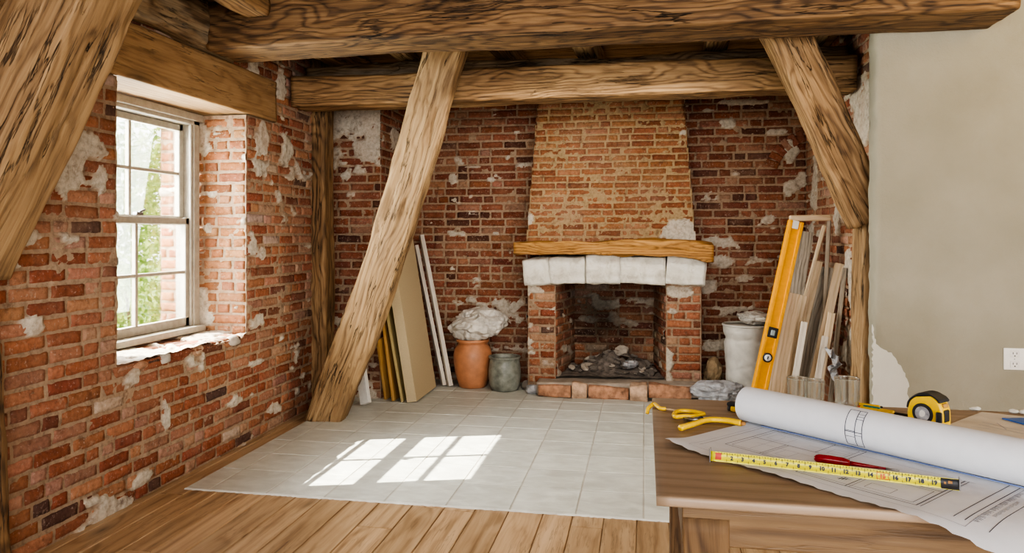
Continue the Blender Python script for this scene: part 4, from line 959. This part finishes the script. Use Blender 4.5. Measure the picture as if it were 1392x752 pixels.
bm = bmesh.new(); bbox_bm(bm, tp_pt(-.002, BH / 2 + .001), (.003, .016, BH + .010), Matrix((TD, TN, (0, 0, 1))).transposed(), .001); link('hook', from_bm('hook', bm), GREYM, tp)
bm = bmesh.new(); bbox_bm(bm, tp_pt(TLn + .001, BH / 2 + .001), (.003, .012, BH + .006), Matrix((TD, TN, (0, 0, 1))).transposed(), .001); link('tail_clip', from_bm('tail_clip', bm), GREYM, tp)

# screwdriver
sa = atZ(1109, 623, TZ + .012); sb = atZ(1209, 638, TZ + .005); sd = (sb - sa).normalized()
sw = empty('screwdriver', sa); tag(sw, 'red screwdriver lying on the plan behind the tape blade', 'screwdriver')
def axial(name, prof, mat, parent, d, n=16, ribs=0):
    X = d; Y = X.cross(Vector((0, 0, 1))).normalized(); Zq = X.cross(Y); v = []; f = []
    for (x, r) in prof:
        for i in range(n): a = 2 * math.pi * i / n; rr = r * (1 - (.10 if ribs and i % 3 == 0 else 0)); v.append(X * x + (Y * math.cos(a) + Zq * math.sin(a)) * rr)
    for k in range(len(prof) - 1):
        for i in range(n): j = (i + 1) % n; f.append((k * n + i, k * n + j, (k + 1) * n + j, (k + 1) * n + i))
    f.append(tuple(range(n))); m_ = (len(prof) - 1) * n; f.append(tuple(reversed(range(m_, m_ + n))))
    me = mesh(name, v, f); bm = bmesh.new(); bm.from_mesh(me); bmesh.ops.recalc_face_normals(bm, faces=bm.faces); bm.to_mesh(me); bm.free(); return link(name, me, mat, parent)
axial('handle', [(-.004, .004), (0, .008), (.006, .0105), (.03, .0115), (.058, .011), (.066, .0095), (.070, .008), (.074, .008)], RED, sw, sd, 18, 1)
axial('shaft', [(.074, .0055), (.085, .005), (.11, .0040), (.150, .0028)], RED, sw, sd); axial('tip', [(.150, .0026), (.168, .0022), (.178, .0012)], GREYM, sw, sd)

# snips / pliers
pc0 = atZ(955, 572, TZ + .012)
plz = empty('pliers', pc0); tag(plz, 'open pliers with yellow handles on the bare left part of the table', 'pliers')
def Tz(x, y, z=.011): return atZ(x, y, TZ + z) - pc0
bm = bmesh.new(); tube_bm(bm, smooth_curve([Tz(957, 563), Tz(940, 559.5), Tz(924, 559), Tz(917, 562), Tz(918, 566.5), Tz(930, 566), Tz(944, 566), Tz(957, 563)], 6), .0065, 10); link('handle', from_bm('handle', bm, True), YEL, plz)
bm = bmesh.new(); tube_bm(bm, smooth_curve([Tz(925, 582), Tz(945, 576), Tz(962, 571), Tz(985, 571.5), Tz(1008, 575.5)], 6), [.0085] * 6 + [.008] * 12 + [.0085] * 7, 10); link('handle', from_bm('handle', bm, True), YEL, plz)
bm = bmesh.new(); tube_bm(bm, [Tz(928, 568, .007), Tz(942, 571, .008), Tz(952, 570, .009), Tz(966, 568, .009)], [.003, .007, .009, .006], 8); link('jaw', from_bm('jaw', bm, True), GREYM, plz)
bm = bmesh.new(); tube_bm(bm, [Tz(1008, 575.5), Tz(1013, 576.5)], [.0075, .004], 10); tag(link('handle_end', from_bm('handle_end', bm, True), MANT, plz), None)
bm = bmesh.new(); tube_bm(bm, [Tz(953, 569, .006), Tz(953, 569, .018)], .007, 12); link('pivot', from_bm('pivot', bm, True), BLK, plz)
# hooked yellow handle over the table edge
hk = empty('hook_tool', atZ(897, 554, TZ)); q0 = Vector(hk.location); tag(hk, 'yellow hooked handle hanging over the left edge of the table', 'tool')
bm = bmesh.new(); P = [atZ(934, 560, TZ + .006), atZ(905, 556, TZ + .007), atZ(897, 555, TZ + .008), q0 + Vector((-.018, .0, .010)), q0 + Vector((-.036, -.02, .0)), q0 + Vector((-.040, -.03, -.014))]
P = [p - q0 for p in P]; tube_bm(bm, smooth_curve(P[1:], 6), .006, 10); link('grip', from_bm('grip', bm, True), YEL, hk)
bm = bmesh.new(); tube_bm(bm, [P[0], P[1]], .0028, 8); link('rod', from_bm('rod', bm, True), PINE, hk)
# utility knife half hidden behind the roll
def tool(name, a, b, w, h, parts, label, cat):
    d = (b - a); L = d.length; d = Vector((d.x, d.y, 0)).normalized(); R = Matrix((d, Vector((-d.y, d.x, 0)), Vector((0, 0, 1)))).transposed(); e = empty(name, a); tag(e, label, cat)
    for (nm, t0, t1, ww, hh, z, mt) in parts: box(nm, R @ Vector(((t0 + t1) / 2 * L, 0, 0)) + Vector((0, 0, z)), ((t1 - t0) * L, ww * w, hh * h), mt, e, min(ww * w, hh * h) * .35, R)
    return e
tool('utility_knife', atZ(990, 558, TZ), atZ(1030, 564, TZ), .034, .022, [('body', .12, 1, 1, .8, .0095, YEL), ('grip', .0, .45, .9, .5, .0225, BLK), ('nose', 0, .13, .85, .8, .0095, BLK), ('slider', .45, .7, .5, .3, .022, YEL)], 'black and yellow utility knife poking out behind the left end of the roll', 'knife')
tool('utility_knife', atZ(1166, 557, TZ), atZ(1236, 569, TZ), .020, .016, [('body', .05, .72, 1, .9, .0075, YEL), ('tail', 0, .06, .9, .8, .0075, REDINK), ('grip', .12, .45, .6, .3, .0155, TEAL), ('nose', .72, 1, .65, .7, .006, BLK)], 'slim yellow knife with black tip between the glasses and tape measure', 'knife')
tool('pencil', atZ(1165, 551.5, TZ), atZ(1200, 556, TZ), .010, .010, [('body', 0, .9, 1, 1, .005, YEL), ('tip', .9, 1, .6, .6, .005, BLK)], 'short yellow pencil behind the slim yellow knife', 'pencil')

# tape measure
tmc = atZ(1266, 586, TZ); tm = empty('tape_measure', (tmc.x, tmc.y + .02, TZ)); tag(tm, 'yellow and black tape measure standing behind the paper roll', 'tape measure')
tocam = Vector((-tmc.x, -tmc.y, 0)).normalized(); ang = math.atan2(tocam.y, tocam.x) - .46
ND = Vector((math.cos(ang), math.sin(ang), 0)); SD = Vector((-ND.y, ND.x, 0))     # ND: round face normal, SD to the viewer's right
TMM = Matrix((SD, Vector((0, 0, 1)), ND)).transposed().to_4x4()
def prism(name, outline, z0, z1, mat, parent, M, bev=.003):
    bm = bmesh.new(); vs = [bm.verts.new((x, y, z0)) for x, y in outline]; fa = bm.faces.new(vs); r = bmesh.ops.extrude_face_region(bm, geom=[fa])
    bmesh.ops.translate(bm, vec=(0, 0, z1 - z0), verts=[e for e in r['geom'] if isinstance(e, bmesh.types.BMVert)]); bmesh.ops.recalc_face_normals(bm, faces=bm.faces)
    if bev: bmesh.ops.bevel(bm, geom=[e for e in bm.edges if abs(e.verts[0].co.z - e.verts[1].co.z) < 1e-5], offset=bev, segments=3, profile=.5, affect='EDGES')
    return link(name, from_bm(name, bm, False), mat, parent, M)
def smo(pts, k=5): return [(p.x, p.y) for p in smooth_curve([Vector((x, y, 0)) for x, y in pts], k, True)]
S = .00106
body = smo([(-40, 8), (-45, 40), (-38, 72), (-15, 92), (10, 95), (32, 84), (44, 60), (46, 30), (44, 6), (36, 1), (0, 0), (-34, 1)]); sc_ = lambda o, k=1.0: [(x * S * k, y * S * k) for x, y in o]
prism('case', sc_(body), -.026, .026, YEL, tm, TMM, .006)
top = smo([(-46, 55), (-40, 75), (-15, 96), (12, 99), (36, 87), (40, 78), (30, 88), (10, 93.5), (-13, 90), (-36, 72), (-42, 54)], 4); prism('rubber_top', sc_(top), -.0275, .0275, BLK, tm, TMM, .003)
ring = [(27 * math.cos(a) - 3, 27 * math.sin(a) + 44) for a in np.linspace(0, 2 * math.pi, 40, endpoint=False)]; prism('face_ring', sc_(ring), .020, .0285, BLK, tm, TMM, .002)
lab = [(19 * math.cos(a) - 3, 19 * math.sin(a) + 44) for a in np.linspace(0, 2 * math.pi, 40, endpoint=False)]; prism('face_label', sc_(lab), .022, .0295, LABELM, tm, TMM, .001)
bb = smo([(-8, 36), (2, 38), (5, 48), (-4, 54), (-10, 46)], 3); prism('label_mark', sc_(bb), .024, .0299, OUTW, tm, TMM, 0)
box('thumb_lock', TMM @ Vector((.045, .046, 0)), (.012, .034, .030), BLK, tm, .004, TMM.to_3x3()); box('side_grip', TMM @ Vector((.041, .044, .0265)), (.016, .030, .008), BLK, tm, .003, TMM.to_3x3())
box('lock_button', TMM @ Vector((.042, .074, 0)), (.012, .012, .026), OCHRE, tm, .003, TMM.to_3x3()); box('mouth', TMM @ Vector((.040, .004, 0)), (.014, .007, .032), BLK, tm, .002, TMM.to_3x3())

# glasses
def tumbler(px, py, r, h, label):
    p = atZ(px, py, TZ); me = lathe_me('drinking_glass', [(.0005, 0), (r * .82, 0), (r * .86, .0002), (r * .885, .0012), (r * .89, .003), (r * .892, .006), (r * .93, h * .35), (r * .965, h * .7), (r * .995, h - .005), (r * .998, h - .002), (r - .0005, h - .0006), (r - .0012, h), (r - .0019, h - .0006), (r * .998 - .0024, h - .002), (r * .995 - .0024, h - .005), (r * .965 - .0024, h * .7), (r * .93 - .0024, h * .35), (r * .895 - .0024, .014), (r * .89 - .0026, .011), (r * .87 - .003, .0092), (r * .8, .009), (.0005, .009)], 48)
    o = link('drinking_glass', me, GLASS); o.location = (p.x, p.y, TZ + .0005); return tag(o, label, 'glass', 'drinking glasses on the table')
tumbler(1084, 550.5, .0325, .088, 'clear drinking glass, leftmost of the three behind the paper roll')
tumbler(1107, 553.5, .0315, .086, 'clear drinking glass in the middle of the three, overlapping its left neighbour')
tumbler(1151.5, 556, .038, .098, 'largest clear drinking glass, standing apart on the right')

# sheets and bits on the far right of the table
def flat_poly(name, pts, mat, z, label, cat, th=.001):
    bm = bmesh.new(); vs = [bm.verts.new(Vector((p.x, p.y, TZ + z))) for p in pts]; bm.faces.new(vs); bmesh.ops.recalc_face_normals(bm, faces=bm.faces)
    if bm.faces[:][0].normal.z < 0: bmesh.ops.reverse_faces(bm, faces=bm.faces[:])
    o = link(name, from_bm(name, bm), mat); md = o.modifiers.new('thick', 'SOLIDIFY'); md.thickness = th; md.offset = 1; return tag(o, label, cat)
op = empty('faded_drawing', atZ(1300, 575, TZ)); o0 = Vector(op.location); tag(op, 'faded buff drawing lying behind the roll, right of the tape measure', 'drawing')
Q = [atZ(1285, 580, TZ), atZ(1335, 561, TZ), atZ(1470, 577, TZ), atZ(1480, 615, TZ), atZ(1392, 620, TZ)]
bm = bmesh.new(); bm.faces.new([bm.verts.new(Vector((p.x, p.y, TZ + .0016)) - o0) for p in Q]); bmesh.ops.recalc_face_normals(bm, faces=bm.faces)
o = link('old_sheet', from_bm('old_sheet', bm), PAPER2, op); md = o.modifiers.new('thick', 'SOLIDIFY'); md.thickness = .0008
bm = bmesh.new()
for (a, b) in (((1330, 577), (1392, 590)), ((1335, 574), (1400, 588)), ((1355, 575), (1368, 584)), ((1320, 580), (1345, 583)), ((1345, 590), (1395, 600)), ((1365, 602), (1392, 604))):
    p, q = atZ(*a, TZ + .003) - o0, atZ(*b, TZ + .003) - o0; d = (q - p).normalized(); nq = Vector((-d.y, d.x, 0)) * .0012; bm.faces.new([bm.verts.new(x) for x in (p + nq, p - nq, q - nq, q + nq)])
link('old_lines', from_bm('old_lines', bm), INK2, op)
flat_poly('folder', [atZ(1362, 571.5, TZ), atZ(1420, 571, TZ), atZ(1440, 584, TZ), atZ(1398, 581, TZ)], BLUE, .004, 'blue card folder at the right edge of the view on the table', 'folder', .003)
rs = np.random.RandomState(9)
cl = ['white plaster crumb on the table right of the tape measure', 'plaster crumb at the back edge of the table, middle of three', 'white plaster crumb at the far right back edge of the table']
for i, (x, y) in enumerate(((1322, 556), (1374, 560), (1388, 561))):
    p = atZ(x, y, TZ); tag(lump('plaster_crumb', (p.x, p.y - .02, TZ), (.017, .010, .007), PLASTER2, 500 + i, cuts=5, folds=3), cl[i], 'plaster')

# wall socket
so = empty('wall_socket', atY(1378, 488, PY)); tag(so, 'white double wall socket on the plaster wall', 'socket')
box('cover_plate', Vector((0, -.005, 0)), (.104, .008, .118), OUTW, so, .003)
for dz in (.028, -.028):
    f_o = box('receptacle', Vector((0, -.010, dz)), (.044, .006, .036), OUTW, so, .004)
    bm = bmesh.new()
    for dx in (-.009, .009): bbox_bm(bm, Vector((dx, -.0035, .004)), (.003, .002, .011))
    bbox_bm(bm, Vector((0, -.0035, -.010)), (.006, .002, .006)); link('slots', from_bm('slots', bm), BLK, f_o)
box('screw', Vector((0, -.0095, 0)), (.006, .002, .006), GREYM, so, .001)

# ------------------------------------------------------------------ rest of the room
def slab(name, x0, x1, y0, y1, z0, z1):
    o = box(name, Vector(((x0 + x1) / 2, (y0 + y1) / 2, (z0 + z1) / 2)), (x1 - x0, y1 - y0, z1 - z0), PLASTER2, None, 0); o['kind'] = 'structure'; return o
slab('light_block_back', -3.4, 4.8, 7.50, 7.60, -.4, 3.1); slab('wall_left_near', -3.38, -2.72, -2.7, 1.2, 0, ZC); slab('wall_far_right', 4.47, 4.6, -2.7, 7.5, 0, ZC + .05)  # outer back slab is unseen, added to block light leaks behind the masonry
slab('wall_front_sill', -2.72, 4.47, -2.7, -2.6, 0, .8); slab('wall_front_head', -2.72, 4.47, -2.7, -2.6, 2.6, ZC); slab('wall_front_pier', -2.72, -1.6, -2.7, -2.6, .8, 2.6); slab('wall_front_pier', 3.2, 4.47, -2.7, -2.6, .8, 2.6)
# ------------------------------------------------------------------ outside the window
def iv(v): return [(0, 1)]
gm = mesh('ground', [(-40, -20, -.4), (-3.42, -20, -.4), (-3.42, 40, -.4), (-40, 40, -.4)], [(0, 1, 2, 3)], False); tag(link('ground', gm, GRASS), kind='structure')
def shrub(name, loc, R, n, seed, label, cat, leaf=.07):
    rs = np.random.RandomState(seed); d = rs.normal(size=(n, 3)); d /= np.linalg.norm(d, axis=1)[:, None]; rad = rs.uniform(.35, 1, n) ** .5; c = d * rad[:, None] * np.array(R)
    c += fbm(d * 3, seed, 2)[:, None] * d * .3; a = rs.normal(size=(n, 3)); a /= np.linalg.norm(a, axis=1)[:, None]; b = np.cross(a, rs.normal(size=(n, 3))); b /= np.linalg.norm(b, axis=1)[:, None]
    s = leaf * rs.uniform(.6, 1.3, n)[:, None]; v = np.stack([c - a * s, c - b * s * .45, c + a * s, c + b * s * .45], 1).reshape(-1, 3); f = np.arange(4 * n).reshape(-1, 4)
    t = empty(name, loc); tag(t, label, cat); zoff = R[2] * .95 + (loc[2] * 0)
    v[:, 2] += R[2] + (.6 if cat == 'tree' else 0.1); link('foliage', mesh('foliage', v, f, False), LEAF, t)
    bm = bmesh.new(); tube_bm(bm, [(0, 0, 0), (.05, .02, R[2] * .6), (0, 0, R[2] * 1.3)], [.10, .07, .03] if cat == 'tree' else [.04, .03, .015], 8); link('trunk', from_bm('trunk', bm, True), BARK, t); return t
shrub('tree', (-13.0, 15.8, -.4), (1.9, 1.9, 2.2), 3800, 1, 'sunlit yellow-green tree outside the left window panes', 'tree', .10)
shrub('shrub', (-7.7, 9.9, -.4), (1.1, 1.1, .75), 2600, 2, 'bright low shrub outside the lower window panes', 'shrub', .06)
shrub('tree', (-15.5, 23, -.4), (2.4, 2.4, 2.6), 3200, 3, 'pale distant tree outside the right window panes', 'tree', .13)

# ------------------------------------------------------------------ light
w = bpy.data.worlds.new('sky'); sc.world = w; w.use_nodes = True; nt = w.node_tree; bg = nt.nodes['Background']
tc = nt.nodes.new('ShaderNodeTexCoord'); sp = nt.nodes.new('ShaderNodeSeparateXYZ'); cr = nt.nodes.new('ShaderNodeValToRGB')
nt.links.new(tc.outputs['Generated'], sp.inputs[0]); nt.links.new(sp.outputs[2], cr.inputs[0]); nt.links.new(cr.outputs[0], bg.inputs[0])
cr.color_ramp.elements[0].position = 0; cr.color_ramp.elements[0].color = (1.0, .985, .955, 1); cr.color_ramp.elements[1].position = .8; cr.color_ramp.elements[1].color = (.86, .93, 1.0, 1)
bg.inputs[1].default_value = 5.0
def light(name, ty, loc, d, e, col, **k):
    L = bpy.data.lights.new(name, ty); L.energy = e; L.color = col
    for a, b in k.items(): setattr(L, a, b)
    o = bpy.data.objects.new(name, L); COL.objects.link(o); o.location = loc; o.rotation_euler = Vector(d).to_track_quat('-Z', 'Y').to_euler(); return o
light('sun', 'SUN', (-8, 2, 8), (1.0, .30, -1.0), 26.0, (1, .94, .84), angle=.006)
# daylight pouring in through the sash window
light('window_daylight', 'AREA', (-3.42, 4.06, 1.6), (1, .05, -.15), 135, (.96, .98, 1.0), shape='RECTANGLE', size=1.1, size_y=1.4)
# added fill lamp in the open front wall behind the camera
light('room_fill', 'AREA', (.8, -2.55, 1.7), (-.1, 1, .05), 150, (.98, .98, 1.0), shape='RECTANGLE', size=4.6, size_y=1.8)
light('warm_fill', 'POINT', (2.3, 3.2, 2.72), (0, 0, -1), 26, (1, .70, .26), shadow_soft_size=.3)  # unseen warm lamp without a fixture, added to tint the plaster wall
light('back_fill', 'AREA', (-.3, 4.9, 2.40), (0, .35, -1), 22, (1, .93, .82), shape='RECTANGLE', size=1.8, size_y=.3)  # unseen fill lamp, added to brighten the back of the room
light('side_fill', 'AREA', (3.9, .8, 1.5), (-1, .75, .1), 60, (.98, .98, 1.0), shape='RECTANGLE', size=1.8, size_y=1.6)  # added side fill lamp, no window stands behind it

sc.view_settings.view_transform = 'AgX'; sc.view_settings.look = 'AgX - High Contrast'; sc.view_settings.exposure = .13; sc.view_settings.gamma = 1.0
cy = sc.cycles; cy.use_denoising = True; cy.max_bounces = 8; cy.diffuse_bounces = 4; cy.transparent_max_bounces = 12; cy.sample_clamp_indirect = 8.0
